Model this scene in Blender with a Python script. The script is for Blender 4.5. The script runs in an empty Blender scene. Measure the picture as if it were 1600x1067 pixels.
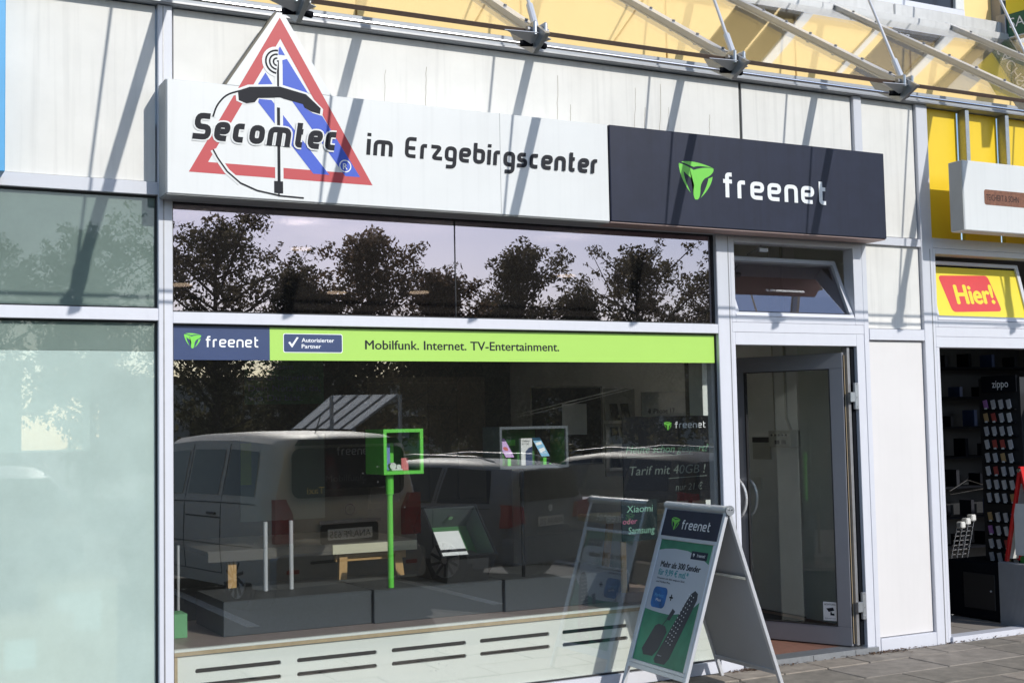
import bpy, bmesh, math, random
import numpy as np
from mathutils import Vector, Matrix
R_ = math.radians
sc = bpy.context.scene
COL = sc.collection
random.seed(7)

# ------------------------------------------------------------------ camera, sky, sun, exposure
CAM = Vector((0, -7.433, 1.7))
yaw, pitch, roll = .48411, .064726, -.020039
f = Vector((math.sin(yaw)*math.cos(pitch), math.cos(yaw)*math.cos(pitch), math.sin(pitch)))
r0 = f.cross(Vector((0, 0, 1))).normalized(); u0 = r0.cross(f)
r = r0*math.cos(roll) + u0*math.sin(roll); u = -r0*math.sin(roll) + u0*math.cos(roll)
cd = bpy.data.cameras.new('camera'); cam = bpy.data.objects.new('camera', cd); COL.objects.link(cam)
M = Matrix((r, u, -f)).transposed().to_4x4(); M.translation = CAM
cam.matrix_world = M
cd.sensor_width = 36; cd.lens = 36*2023.7/1600; cd.clip_end = 500; cd.clip_start = .05
sc.camera = cam

SUN = Vector((.349, -1, .62)).normalized()          # towards the sun
w = bpy.data.worlds.new('World'); sc.world = w; w.use_nodes = True
nt = w.node_tree; bg = nt.nodes['Background']
sky = nt.nodes.new('ShaderNodeTexSky'); sky.sky_type = 'NISHITA'; sky.sun_disc = False
sky.sun_elevation = math.asin(SUN.z); sky.sun_rotation = math.atan2(SUN.x, SUN.y)
sky.air_density = 1.0; sky.dust_density = .7; sky.ozone_density = 3
nt.links.new(sky.outputs[0], bg.inputs[0]); bg.inputs[1].default_value = .15
sd = bpy.data.lights.new('sun', 'SUN'); so = bpy.data.objects.new('sun', sd); COL.objects.link(so)
sd.energy = 3.15; sd.angle = R_(.5); sd.color = (1, .965, .91)
so.rotation_euler = (-SUN).to_track_quat('-Z', 'Y').to_euler(); so.location = (4, -20, 14)
sc.view_settings.view_transform = 'Standard'; sc.view_settings.look = 'None'
sc.view_settings.exposure = .27; sc.view_settings.gamma = 1; sc.view_settings.use_curve_mapping = False
sc.cycles.max_bounces = 10; sc.cycles.transparent_max_bounces = 24; sc.cycles.glossy_bounces = 5
sc.cycles.caustics_reflective = False; sc.cycles.caustics_refractive = False

# ------------------------------------------------------------------ materials
def s2l(c):
    return tuple((v/255/12.92 if v/255 <= .04045 else ((v/255+.055)/1.055)**2.4) for v in c)
MATS = {}
def _n(nt, t, **k):
    n = nt.nodes.new(t)
    for a, b in k.items(): setattr(n, a, b)
    return n
def mat(name, col, rough=.5, metal=0, var=.08, scale=6, bump=0, bscale=60, streak=0, spec=.5, emit=None, coat=0, trans=0):
    """procedural opaque material: base colour with soft noise variation, optional vertical dirt streaks and bump"""
    if name in MATS: return MATS[name]
    m = bpy.data.materials.new(name); m.use_nodes = True; nt = m.node_tree; L = nt.links
    b = nt.nodes['Principled BSDF']
    b.inputs['Roughness'].default_value = rough; b.inputs['Metallic'].default_value = metal
    b.inputs['Specular IOR Level'].default_value = spec
    if coat: b.inputs['Coat Weight'].default_value = coat
    tc = _n(nt, 'ShaderNodeTexCoord')
    no = _n(nt, 'ShaderNodeTexNoise'); no.inputs['Scale'].default_value = scale; no.inputs['Detail'].default_value = 6
    no.inputs['Roughness'].default_value = .65
    L.new(tc.outputs['Object'], no.inputs['Vector'])
    mr = _n(nt, 'ShaderNodeMapRange'); mr.inputs['From Min'].default_value = .25; mr.inputs['From Max'].default_value = .75
    mr.inputs['To Min'].default_value = 1-var; mr.inputs['To Max'].default_value = 1+var*.6
    L.new(no.outputs['Fac'], mr.inputs['Value'])
    fac = mr.outputs[0]
    if streak:
        mp = _n(nt, 'ShaderNodeMapping'); mp.inputs['Scale'].default_value = (26, 26, .9)
        L.new(tc.outputs['Object'], mp.inputs['Vector'])
        n2 = _n(nt, 'ShaderNodeTexNoise'); n2.inputs['Scale'].default_value = 1.0; n2.inputs['Detail'].default_value = 5
        L.new(mp.outputs[0], n2.inputs['Vector'])
        m2 = _n(nt, 'ShaderNodeMapRange'); m2.inputs['From Min'].default_value = .5; m2.inputs['From Max'].default_value = .85
        m2.inputs['To Min'].default_value = 1; m2.inputs['To Max'].default_value = 1-streak
        L.new(n2.outputs['Fac'], m2.inputs['Value'])
        mu = _n(nt, 'ShaderNodeMath', operation='MULTIPLY'); L.new(fac, mu.inputs[0]); L.new(m2.outputs[0], mu.inputs[1]); fac = mu.outputs[0]
    vm = _n(nt, 'ShaderNodeVectorMath', operation='SCALE'); vm.inputs[0].default_value = col[:3]
    L.new(fac, vm.inputs['Scale']); L.new(vm.outputs[0], b.inputs['Base Color'])
    if bump:
        n3 = _n(nt, 'ShaderNodeTexNoise'); n3.inputs['Scale'].default_value = bscale; n3.inputs['Detail'].default_value = 4
        L.new(tc.outputs['Object'], n3.inputs['Vector'])
        bp = _n(nt, 'ShaderNodeBump'); bp.inputs['Strength'].default_value = bump; bp.inputs['Distance'].default_value = .01
        L.new(n3.outputs['Fac'], bp.inputs['Height']); L.new(bp.outputs[0], b.inputs['Normal'])
    if emit:
        b.inputs['Emission Color'].default_value = (*emit[:3], 1); b.inputs['Emission Strength'].default_value = emit[3]
    MATS[name] = m
    return m

def glass(name, tint, f0, gcol=(1, 1, 1), film=None, filmfac=0, dust=0, rough=.0, power=5, gmax=1.0, filmtrans=.5, wave=0.0):
    """thin pane: transparent tint + mirror by Schlick angle, optional diffuse/translucent film and dust specks"""
    if name in MATS: return MATS[name]
    m = bpy.data.materials.new(name); m.use_nodes = True; nt = m.node_tree; L = nt.links
    for n in list(nt.nodes):
        if n.type != 'OUTPUT_MATERIAL': nt.nodes.remove(n)
    out = [n for n in nt.nodes if n.type == 'OUTPUT_MATERIAL'][0]
    g = _n(nt, 'ShaderNodeNewGeometry'); dp = _n(nt, 'ShaderNodeVectorMath', operation='DOT_PRODUCT')
    L.new(g.outputs['Normal'], dp.inputs[0]); L.new(g.outputs['Incoming'], dp.inputs[1])
    ab = _n(nt, 'ShaderNodeMath', operation='ABSOLUTE'); L.new(dp.outputs['Value'], ab.inputs[0])
    su = _n(nt, 'ShaderNodeMath', operation='SUBTRACT'); su.inputs[0].default_value = 1; L.new(ab.outputs[0], su.inputs[1])
    pw = _n(nt, 'ShaderNodeMath', operation='POWER'); L.new(su.outputs[0], pw.inputs[0]); pw.inputs[1].default_value = power
    mr = _n(nt, 'ShaderNodeMapRange'); mr.inputs['To Min'].default_value = f0; mr.inputs['To Max'].default_value = gmax
    L.new(pw.outputs[0], mr.inputs['Value'])
    tr = _n(nt, 'ShaderNodeBsdfTransparent'); tr.inputs[0].default_value = (*tint, 1)
    gl = _n(nt, 'ShaderNodeBsdfGlossy'); gl.inputs[0].default_value = (*gcol, 1); gl.inputs['Roughness'].default_value = rough
    if wave:
        tc = _n(nt, 'ShaderNodeTexCoord'); n0 = _n(nt, 'ShaderNodeTexNoise'); n0.inputs['Scale'].default_value = 1.3
        n0.inputs['Detail'].default_value = 1; L.new(tc.outputs['Object'], n0.inputs['Vector'])
        bp = _n(nt, 'ShaderNodeBump'); bp.inputs['Strength'].default_value = wave; bp.inputs['Distance'].default_value = .004
        L.new(n0.outputs['Fac'], bp.inputs['Height']); L.new(bp.outputs[0], gl.inputs['Normal'])
    base = tr.outputs[0]
    if film:
        di = _n(nt, 'ShaderNodeBsdfDiffuse'); di.inputs[0].default_value = (*film, 1)
        tl = _n(nt, 'ShaderNodeBsdfTranslucent'); tl.inputs[0].default_value = (*film, 1)
        a = _n(nt, 'ShaderNodeMixShader'); a.inputs[0].default_value = filmtrans; L.new(di.outputs[0], a.inputs[1]); L.new(tl.outputs[0], a.inputs[2])
        mx = _n(nt, 'ShaderNodeMixShader')
        tc = _n(nt, 'ShaderNodeTexCoord'); nn = _n(nt, 'ShaderNodeTexNoise'); nn.inputs['Scale'].default_value = 2.5
        nn.inputs['Detail'].default_value = 8; nn.inputs['Roughness'].default_value = .7
        L.new(tc.outputs['Object'], nn.inputs['Vector'])
        m2 = _n(nt, 'ShaderNodeMapRange'); m2.inputs['From Min'].default_value = .3; m2.inputs['From Max'].default_value = .7
        m2.inputs['To Min'].default_value = filmfac*.88; m2.inputs['To Max'].default_value = min(1, filmfac*1.1)
        L.new(nn.outputs['Fac'], m2.inputs['Value']); L.new(m2.outputs[0], mx.inputs[0])
        L.new(base, mx.inputs[1]); L.new(a.outputs[0], mx.inputs[2]); base = mx.outputs[0]
    if dust:
        tc = _n(nt, 'ShaderNodeTexCoord'); nn = _n(nt, 'ShaderNodeTexNoise'); nn.inputs['Scale'].default_value = 55
        nn.inputs['Detail'].default_value = 3; L.new(tc.outputs['Object'], nn.inputs['Vector'])
        n4 = _n(nt, 'ShaderNodeTexNoise'); n4.inputs['Scale'].default_value = 2.2; n4.inputs['Detail'].default_value = 3
        L.new(tc.outputs['Object'], n4.inputs['Vector'])
        m4 = _n(nt, 'ShaderNodeMapRange'); m4.inputs['From Min'].default_value = .5; m4.inputs['From Max'].default_value = .72
        m4.inputs['To Min'].default_value = .0; m4.inputs['To Max'].default_value = .09; L.new(n4.outputs['Fac'], m4.inputs['Value'])
        ad = _n(nt, 'ShaderNodeMath', operation='ADD'); L.new(nn.outputs['Fac'], ad.inputs[0]); L.new(m4.outputs[0], ad.inputs[1])
        m5 = _n(nt, 'ShaderNodeMapRange'); m5.inputs['From Min'].default_value = .73; m5.inputs['From Max'].default_value = .80
        m5.inputs['To Min'].default_value = dust*.12; m5.inputs['To Max'].default_value = min(1, dust*3); L.new(ad.outputs[0], m5.inputs['Value'])
        di = _n(nt, 'ShaderNodeBsdfDiffuse'); di.inputs[0].default_value = (.55, .55, .52, 1)
        mx = _n(nt, 'ShaderNodeMixShader'); L.new(m5.outputs[0], mx.inputs[0]); L.new(base, mx.inputs[1]); L.new(di.outputs[0], mx.inputs[2]); base = mx.outputs[0]
    fin = _n(nt, 'ShaderNodeMixShader'); L.new(mr.outputs[0], fin.inputs[0]); L.new(base, fin.inputs[1]); L.new(gl.outputs[0], fin.inputs[2])
    L.new(fin.outputs[0], out.inputs['Surface'])
    MATS[name] = m
    return m

WHITE = mat('white_cladding', (.73, .715, .68), .55, var=.08, scale=2.5, streak=.16, bump=.04, bscale=12)
WHITE2 = mat('white_lower_cladding', (.66, .64, .63), .5, var=.04, scale=2, streak=.03)
FRAME = mat('light_aluminium_frame', (.60, .61, .66), .38, .0, var=.03, scale=10, streak=.04)
STEEL = mat('grey_steel', (.36, .38, .41), .5, .1, var=.1, scale=9)
DARKSTEEL = mat('weathered_steel', (.28, .28, .29), .4, .5, var=.2, scale=20)
ZINC = mat('galvanised_steel', (.40, .42, .44), .35, .7, var=.15, scale=30)
CHROME = mat('polished_steel', (.75, .75, .76), .18, 1, var=.05)
GASKET = mat('black_rubber_gasket', (.015, .015, .017), .6)
BROWNGASKET = mat('brown_edge_gasket', (.09, .06, .045), .7, var=.3, scale=30)
SIGNW = mat('sign_white', (.72, .73, .73), .35, var=.03, scale=3, streak=.06)
SIGNSIDE = mat('sign_side_grey', (.40, .41, .41), .5, var=.1)
NAVY = mat('navy_sign', (.015, .019, .042), .42, var=.25, scale=5, streak=.25, bump=.02, bscale=200, spec=.3)
NAVYF = mat('navy_print', (.038, .062, .15), .3)
GREENB = mat('lime_print', (.37, .62, .11), .35, var=.02)
LOGOG = mat('logo_green', (.18, .62, .07), .35, var=.03)
PRW = mat('white_print', (.82, .84, .86), .4)
INK = mat('dark_grey_print', (.017, .018, .024), .6, spec=.2)
REDP = mat('red_print', (.50, .045, .055), .5, var=.03)
BLUEP = mat('blue_print', (.025, .085, .55), .5, var=.03)
OLIVE = mat('aged_board_edge', (.16, .145, .11), .6, var=.2)
YELW = mat('pale_yellow_render', (.82, .59, .25), .7, var=.05, scale=1.5, bump=.05, bscale=40)
YEL = mat('bright_yellow_panel', (.84, .58, .018), .4, var=.03)
YELF = mat('yellow_film', (.82, .66, .035), .4, var=.02)
REDF = mat('red_film', (.68, .045, .05), .4)
COPING = mat('coping_sheet_grey', (.52, .52, .51), .45, .1, var=.12, scale=8, streak=.15)
CYAN = mat('cyan_sign', (.07, .36, .68), .4)
PLY = mat('plywood_edge', (.52, .40, .24), .6, var=.18, scale=30)
MINT = mat('mint_board', (.84, .87, .81), .5, var=.03, scale=2)
SILLTOP = mat('laminate_sill_top', (.30, .235, .21), .5, var=.15, scale=12)
SLOTD = mat('dark_slot_void', (.025, .025, .027), .8)
PLINTH = mat('anthracite_plinth', (.052, .062, .072), .55, var=.25, scale=90, bump=.25, bscale=260)
PLINTHT = mat('anthracite_plinth_top', (.045, .05, .055), .6, var=.2, scale=60, bump=.2, bscale=200)
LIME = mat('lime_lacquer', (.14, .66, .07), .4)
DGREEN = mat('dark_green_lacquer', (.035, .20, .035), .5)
BLK = mat('matt_black', (.012, .013, .015), .5)
BLK2 = mat('black_paint', (.008, .009, .012), .85, spec=.05)
GREYBOX = mat('grey_lacquer_box', (.10, .115, .13), .45)
WOOD = mat('pale_oak_wood', (.52, .32, .13), .55, var=.2, scale=14, bump=.05)
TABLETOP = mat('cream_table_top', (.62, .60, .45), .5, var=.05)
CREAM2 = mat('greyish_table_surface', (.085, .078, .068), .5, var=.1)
LAMI = mat('laminate_floor_brown', (.24, .12, .085), .5, var=.25, scale=20)
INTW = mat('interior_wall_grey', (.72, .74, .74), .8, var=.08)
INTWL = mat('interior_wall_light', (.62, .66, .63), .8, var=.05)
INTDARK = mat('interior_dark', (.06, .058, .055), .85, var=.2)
DOORG = mat('door_frame_grey', (.22, .225, .25), .4, .1, var=.05)
PLASTW = mat('white_plastic', (.66, .66, .64), .4)
PLASTG = mat('aged_plastic', (.42, .42, .38), .5)
CARTON = mat('brown_carton', (.52, .36, .22), .75, var=.12, scale=10)
PAPER = mat('white_paper', (.78, .78, .77), .6)
TILEF = mat('beige_floor_tiles', (.30, .27, .24), .5, var=.1)
ALU = mat('anodised_aluminium', (.62, .63, .65), .32, .35, var=.05)
BACKP = mat('grey_back_panel', (.42, .43, .45), .5, var=.04)
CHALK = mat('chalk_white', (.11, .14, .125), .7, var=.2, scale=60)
CHALKG = mat('chalk_green', (.09, .24, .14), .7, var=.2, scale=60)
CHALKP = mat('chalk_pink', (.50, .14, .25), .7, var=.2, scale=60)
TEAL = mat('poster_green', (.05, .27, .15), .4, var=.55, scale=2.5)
TEALT = mat('teal_text', (.03, .27, .30), .4)
POSTW = mat('poster_white', (.55, .58, .63), .4, var=.03)
RED = mat('glossy_red_lacquer', (.60, .02, .02), .3)
CARDG = mat('grey_corrugated_card', (.27, .27, .275), .8, var=.1)
YELG = mat('pale_gold', (.72, .50, .07), .4)
SKYB = mat('pale_blue_print', (.12, .42, .68), .4)
LILAC = mat('lilac_print', (.48, .25, .62), .4)
PERIW = mat('periwinkle_card', (.20, .28, .62), .5)

GL_UP = glass('solar_glass', (.30, .28, .28), .29, (.96, .86, .99), film=(.36, .31, .28), filmfac=.06, dust=.05, wave=.06, gmax=.9)
GL_LOW = glass('shop_glass', (.965, .975, .965), .135, (1, .99, .98), dust=.05, wave=.03)
GL_DOOR = glass('door_glass', (.92, .94, .93), .06, dust=.02)
GL_CAN = glass('canopy_glass', (.975, .98, .975), .05, film=(.6, .6, .57), filmfac=.01)
GL_FU = glass('left_upper_film_glass', (.45, .55, .50),   .05, film=(.42, .53, .48), filmfac=.70, dust=.03)
GL_FL = glass('frosted_film_glass', (.88, .93, .91), .085, film=(.82, .98, .92), filmfac=.47, dust=.01, filmtrans=.22)
CARGL = glass('car_window_glass', (.05, .055, .06), .10, gmax=.8)

# ------------------------------------------------------------------ mesh helpers
ORG = {}
def origin(p): return ORG.get(p.name, Vector((0, 0, 0))) if p else Vector((0, 0, 0))
def link(name, me, m, parent=None, loc=None):
    o = bpy.data.objects.new(name, me); COL.objects.link(o)
    if m is not None and not me.materials: me.materials.append(m)
    if parent: o.parent = parent; ORG[o.name] = origin(parent)
    return o
def empty(name, loc, label=None, cat=None, group=None):
    o = bpy.data.objects.new(name, None); COL.objects.link(o); o.location = loc; o.empty_display_size = .2
    ORG[o.name] = Vector(loc)
    tag(o, label, cat, group)
    return o
def tag(o, label=None, cat=None, group=None, kind=None):
    if label: o['label'] = label
    if cat: o['category'] = cat
    if group: o['group'] = group
    if kind: o['kind'] = kind
    return o
def fin(bm, name, m, parent=None, smooth=False, bevel=0, seg=1):
    if bevel:
        bmesh.ops.bevel(bm, geom=[e for e in bm.edges], offset=bevel, segments=seg, affect='EDGES', clamp_overlap=True)
    org = origin(parent)
    if parent is None:                       # a thing of one mesh: origin at its base
        xs = [v.co for v in bm.verts]
        org = Vector(((min(c.x for c in xs)+max(c.x for c in xs))/2, (min(c.y for c in xs)+max(c.y for c in xs))/2, min(c.z for c in xs)))
    for v in bm.verts: v.co -= org
    bm.normal_update()
    me = bpy.data.meshes.new(name); bm.to_mesh(me); bm.free()
    if smooth:
        for p in me.polygons: p.use_smooth = True
    o = link(name, me, m, parent)
    if parent is None: o.location = org; ORG[o.name] = org.copy()
    return o
def abox(bm, x0, x1, y0, y1, z0, z1, F=None):
    vs = [bm.verts.new(F @ Vector(c) if F else Vector(c)) for c in
          ((x0,y0,z0),(x1,y0,z0),(x1,y1,z0),(x0,y1,z0),(x0,y0,z1),(x1,y0,z1),(x1,y1,z1),(x0,y1,z1))]
    for q in ((0,3,2,1),(4,5,6,7),(0,1,5,4),(1,2,6,5),(2,3,7,6),(3,0,4,7)): bm.faces.new([vs[i] for i in q])
def box(name, x0, x1, y0, y1, z0, z1, m, parent=None, bevel=0, F=None):
    bm = bmesh.new(); abox(bm, x0, x1, y0, y1, z0, z1, F)
    return fin(bm, name, m, parent, bevel=bevel)
def atube(bm, p, q, r1, r2=None, n=10, cap=True):
    p, q = Vector(p), Vector(q); r2 = r1 if r2 is None else r2
    d = (q-p).normalized(); a = d.orthogonal().normalized(); b = d.cross(a)
    A = [bm.verts.new(p+(a*math.cos(t)+b*math.sin(t))*r1) for t in [2*math.pi*i/n for i in range(n)]]
    B = [bm.verts.new(q+(a*math.cos(t)+b*math.sin(t))*r2) for t in [2*math.pi*i/n for i in range(n)]]
    for i in range(n): bm.faces.new((A[i], A[(i+1)%n], B[(i+1)%n], B[i]))
    if cap: bm.faces.new(A[::-1]); bm.faces.new(B)
def tube(name, p, q, rad, m, parent=None, n=12, r2=None):
    bm = bmesh.new(); atube(bm, p, q, rad, r2, n); return fin(bm, name, m, parent, smooth=False)
def polytube(name, pts, rad, m, parent=None, n=8):
    bm = bmesh.new()
    for a, b in zip(pts[:-1], pts[1:]): atube(bm, a, b, rad, n=n)
    return fin(bm, name, m, parent, smooth=False)
def frame_mat(o, U, V):
    U = Vector(U).normalized(); V = Vector(V).normalized(); N = U.cross(V).normalized()
    m = Matrix((U, V, N)).transposed().to_4x4(); m.translation = Vector(o); return m
def fz(x, z, y): return frame_mat((x, y, z), (1, 0, 0), (0, 0, 1))      # on a wall that faces -Y
def flat(name, polys, F, off, m, parent=None):
    """flat printed shapes: list of 2-D outlines in frame F, lifted by off"""
    bm = bmesh.new()
    for k, p in enumerate(polys):
        vs = [bm.verts.new(F @ Vector((x, y, off + k*.00004))) for x, y in p]
        try: bm.faces.new(vs)
        except ValueError: pass
    bmesh.ops.triangulate(bm, faces=bm.faces[:])
    return fin(bm, name, m, parent)
def prism(name, poly, F, z0, z1, m, parent=None, bevel=0):
    bm = bmesh.new()
    a = [bm.verts.new(F @ Vector((x, y, z0))) for x, y in poly]; b = [bm.verts.new(F @ Vector((x, y, z1))) for x, y in poly]
    n = len(poly)
    for i in range(n): bm.faces.new((a[i], a[(i+1)%n], b[(i+1)%n], b[i]))
    bm.faces.new(a[::-1]); bm.faces.new(b)
    bmesh.ops.recalc_face_normals(bm, faces=bm.faces[:])
    return fin(bm, name, m, parent, bevel=bevel)
def rect(x0, x1, y0, y1): return [(x0, y0), (x1, y0), (x1, y1), (x0, y1)]
def rrect(x0, x1, y0, y1, rad, n=5):
    out = []
    for cx, cy, a in ((x1-rad, y1-rad, 0), (x0+rad, y1-rad, 90), (x0+rad, y0+rad, 180), (x1-rad, y0+rad, 270)):
        for i in range(n+1):
            t = R_(a + 90*i/n); out.append((cx+rad*math.cos(t), cy+rad*math.sin(t)))
    return out
def ribbon(path, t, closed=False):
    """outline quads of a stroked path"""
    P = [Vector(p) for p in path]; n = len(P); quads = []; Ls = []; Rs = []
    for i in range(n):
        if closed: a, b = P[i-1], P[(i+1) % n]
        else: a, b = P[max(i-1, 0)], P[min(i+1, n-1)]
        d1 = (P[i]-a) if (P[i]-a).length > 1e-9 else (b-P[i]); d2 = (b-P[i]) if (b-P[i]).length > 1e-9 else d1
        d1 = d1.normalized(); d2 = d2.normalized(); tn = (d1+d2)
        tn = tn.normalized() if tn.length > 1e-6 else d1
        nm = Vector((-tn.y, tn.x)); k = max(.5, nm.dot(Vector((-d1.y, d1.x))))
        Ls.append(P[i]+nm*t/2/k); Rs.append(P[i]-nm*t/2/k)
    rng = range(n) if closed else range(n-1)
    for i in rng:
        j = (i+1) % n; quads.append([tuple(Rs[i]), tuple(Rs[j]), tuple(Ls[j]), tuple(Ls[i])])
    return quads
def rounded(path, rad, closed=False, n=4):
    P = [Vector(p) for p in path]; out = []; N = len(P)
    for i in range(N):
        if not closed and i in (0, N-1): out.append(tuple(P[i])); continue
        a, b = P[i-1], P[(i+1) % N]; d1 = (a-P[i]); d2 = (b-P[i]); k = min(rad, d1.length*.49, d2.length*.49)
        p1 = P[i]+d1.normalized()*k; p2 = P[i]+d2.normalized()*k
        for s in range(n+1):
            t = s/n; q = p1*(1-t)**2 + P[i]*2*t*(1-t) + p2*t*t; out.append(tuple(q))
    return out

def glyph(ch, a, w, W):
    """centre-line strokes of the square technical lettering; a = half stroke; x height 1, cap 1.38"""
    C = 1.38-a; T = 1-a; B = a; L = a; Rr = w-a; Md = .5
    g = {
    'e': [[(Rr, B), (L, B), (L, T), (Rr, T), (Rr, Md), (L+a, Md)]], 'c': [[(Rr, B), (L, B), (L, T), (Rr, T)]],
    'o': ['c', [(L, B), (L, T), (Rr, T), (Rr, B)]], 'n': [[(L, 0), (L, T), (Rr, T), (Rr, 0)]],
    't': [[(L+.1, 1.32), (L+.1, B), (Rr+.02, B)], [(L+.1, T), (Rr, T)]], 'i': [[(L, 0), (L, 1)], [(L, 1.17), (L, 1.38)]],
    'r': [[(L, 0), (L, T), (Rr, T)]], 'z': [[(0, T), (Rr, T), (L, B), (w, B)]],
    'g': [[(Rr, B), (L, B), (L, T), (Rr, T), (Rr, -.36), (L, -.36)]], 'b': [[(L, 1.38), (L, B), (Rr, B), (Rr, T), (L+a, T)]],
    's': [[(Rr, T), (L, T), (L, Md), (Rr, Md), (Rr, B), (0, B)]], 'S': [[(Rr, C), (L, C), (L, C*.54), (Rr, C*.54), (Rr, B), (0, B)]],
    'E': [[(Rr, B), (L, B), (L, C), (Rr, C)], [(L+a, C*.52), (Rr-.05, C*.52)]],
    'f': [[(Rr, C), (L+.12, C), (L+.12, 0)], [(0, T), (Rr, T)]],
    'm': [[(L, 0), (L, T), (W-a, T), (W-a, 0)], [(W/2, T-a), (W/2, 0)]]}
    return g[ch]
def techtext(name, s, x0, x1, z0, xh, F, off, m, parent, t=.2, shear=0, gap=.17, grow=0, rad=.26):
    wd = {'i': t+.02, 'r': .56, 't': .62, 'f': .62, 'm': 1.28, ' ': .42, 's': .72, 'c': .72, 'E': .86, 'S': .92, 'z': .78}
    tot = sum(wd.get(c, .82) for c in s) + gap*(len(s)-1)
    sx = (x1-x0)/tot; quads = []; x = 0
    for c in s:
        wc = wd.get(c, .82)
        if c != ' ':
            for st in glyph(c, t/2, wc, wc):
                closed = st == 'c'
                if closed: st = None
                if st is None: continue
                cl = (c == 'o'); p = rounded(st, rad, cl)
                for q in ribbon(p, t+grow, cl):
                    quads.append([(x0+(x+px+shear*py)*sx, z0+py*xh) for px, py in q])
        x += wc+gap
    return flat(name, quads, F, off, m, parent)
def text(name, s, x, y, size, F, off, m, parent, width=None, bold=0.0, shear=0, align='LEFT', mirror=False):
    """lettering from the built-in font turned into a flat mesh; x, y = baseline start; size = cap height"""
    cu = bpy.data.curves.new(name, 'FONT'); cu.body = s; cu.size = 1; cu.shear = shear; cu.resolution_u = 3
    cu.fill_mode = 'FRONT'; cu.align_x = 'LEFT'
    o = bpy.data.objects.new(name, cu); me = bpy.data.meshes.new_from_object(o)
    bpy.data.objects.remove(o); bpy.data.curves.remove(cu)
    if not me.vertices: return None
    xs = [v.co.x for v in me.vertices]; wid = max(xs)-min(xs); x00 = min(xs)
    sy = size/.72; sx = (width/wid) if width else sy
    if align == 'CENTER': x -= wid*sx/2
    org = origin(parent)
    if bold:                                   # heavier strokes: the outline repeated a hair to each side
        b2 = min(bold, .04); bm = bmesh.new(); bm.from_mesh(me); src = bm.faces[:]
        for k, (ox, oy) in enumerate(((-b2, 0), (b2, 0), (0, b2*.6), (0, -b2*.6))):
            g = bmesh.ops.duplicate(bm, geom=src)
            for v in [e for e in g['geom'] if isinstance(e, bmesh.types.BMVert)]: v.co += Vector((ox, oy, (k+1)*.004))
        bm.to_mesh(me); bm.free()
    for v in me.vertices:
        v.co = F @ Vector((x+(v.co.x-x00)*sx, y+v.co.y*sy, off+v.co.z*.012)) - org
    return link(name, me, m, parent)
def logo(name, x0, z0, wd, ht, F, off, m, parent):
    """three-bladed swirl emblem"""
    def q(pts): return [(x0+a*wd, z0+b*ht) for a, b in pts]
    def curve(p0, p1, p2, n=7): return [((1-t)**2*p0[0]+2*t*(1-t)*p1[0]+t*t*p2[0], (1-t)**2*p0[1]+2*t*(1-t)*p1[1]+t*t*p2[1]) for t in [i/n for i in range(n+1)]]
    body = curve((.0, .93), (.20, .90), (.42, .78)) + curve((.42, .78), (.75, .90), (1, .86)) + curve((1, .80), (.95, .68), (.78, .60)) + \
           curve((.74, .58), (.60, .45), (.60, .25)) + curve((.60, .25), (.58, .02), (.50, 0)) + curve((.44, 0), (.36, .12), (.42, .35)) + \
           curve((.42, .35), (.42, .52), (.26, .62)) + curve((.26, .62), (.08, .74), (.0, .93))
    top = curve((.06, .97), (.45, 1.06), (1, .87)) + curve((1, .87), (.60, .93), (.42, .86))
    left = curve((-.01, .92), (.02, .50), (.32, .16)) + curve((.32, .16), (.12, .55), (.13, .74))
    right = curve((.97, .64), (.92, .35), (.60, .05)) + curve((.60, .05), (.80, .36), (.84, .58))
    return flat(name, [q(body), q(top), q(left), q(right)], F, off, m, parent)

# ------------------------------------------------------------------ setting: ground
def structure(o): o['kind'] = 'structure'; return o
ASPH = mat('asphalt', (.085, .083, .08), .85, var=.3, scale=40, bump=.4, bscale=120)
PAVEM = mat('pavement_bed', (.09, .085, .075), .9, var=.3, scale=40)
structure(box('ground', -90, 140, -160, -2.4, -.4, -.15, ASPH))
structure(box('far_ground', -90, 140, -2.398, 60, -.4, -.152, ASPH))
pav = structure(box('pavement', -6, 24, -2.4, -.02, -.39, -.062, PAVEM))
SLAB = [mat('concrete_slab_%s' % n, c, .85, var=.38, scale=9, bump=.3, bscale=90) for n, c in
        (('grey', (.25, .22, .185)), ('warm', (.28, .24, .195)), ('dark', (.215, .19, .155)))]
slabm = {}
for ri, y1 in enumerate((-.285, -.69, -1.10, -1.51)):
    off = (.0, .30, .02, .33)[ri]
    for k in range(12):
        xa = 2.34 + off + k*.77
        bm = bmesh.new(); dz = random.uniform(-.003, .003)
        abox(bm, xa+.006, xa+.764, y1-.40, y1-.006, -.08, -.040+dz)
        s = fin(bm, 'paving_slab', random.choice(SLAB), pav, bevel=.006)
for k in range(24):   # narrow row of half slabs against the wall
    xa = 1.6 + k*.385
    box('paving_slab', xa+.005, xa+.38, -.279, -.024, -.08, -.041+random.uniform(-.003, .003), random.choice(SLAB), pav, bevel=.005)
LINEP = mat('road_marking_paint', (.62, .62, .60), .6, var=.15, scale=20)
for k in range(9):
    structure(box('parking_line', .9+2.6*k, 1.02+2.6*k, -9.6, -4.6, -.15, -.146, LINEP))
bm = bmesh.new()       # grit and dead leaves at the foot of the wall
for k in range(520):
    x = random.choice((random.gauss(7.0, .12), random.gauss(5.78, .14), random.uniform(5.6, 9)))
    y = -.02-abs(random.gauss(0, .035)); s = random.uniform(.004, .013); a = random.uniform(0, 3)
    c = Vector((x, y, -.036+random.uniform(0, .008)))
    vs = [bm.verts.new(c+Vector((s*math.cos(a+t), s*math.sin(a+t), random.uniform(-.003, .004)))) for t in (0, 1.7, 3.2, 4.6)]
    bm.faces.new(vs)
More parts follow.
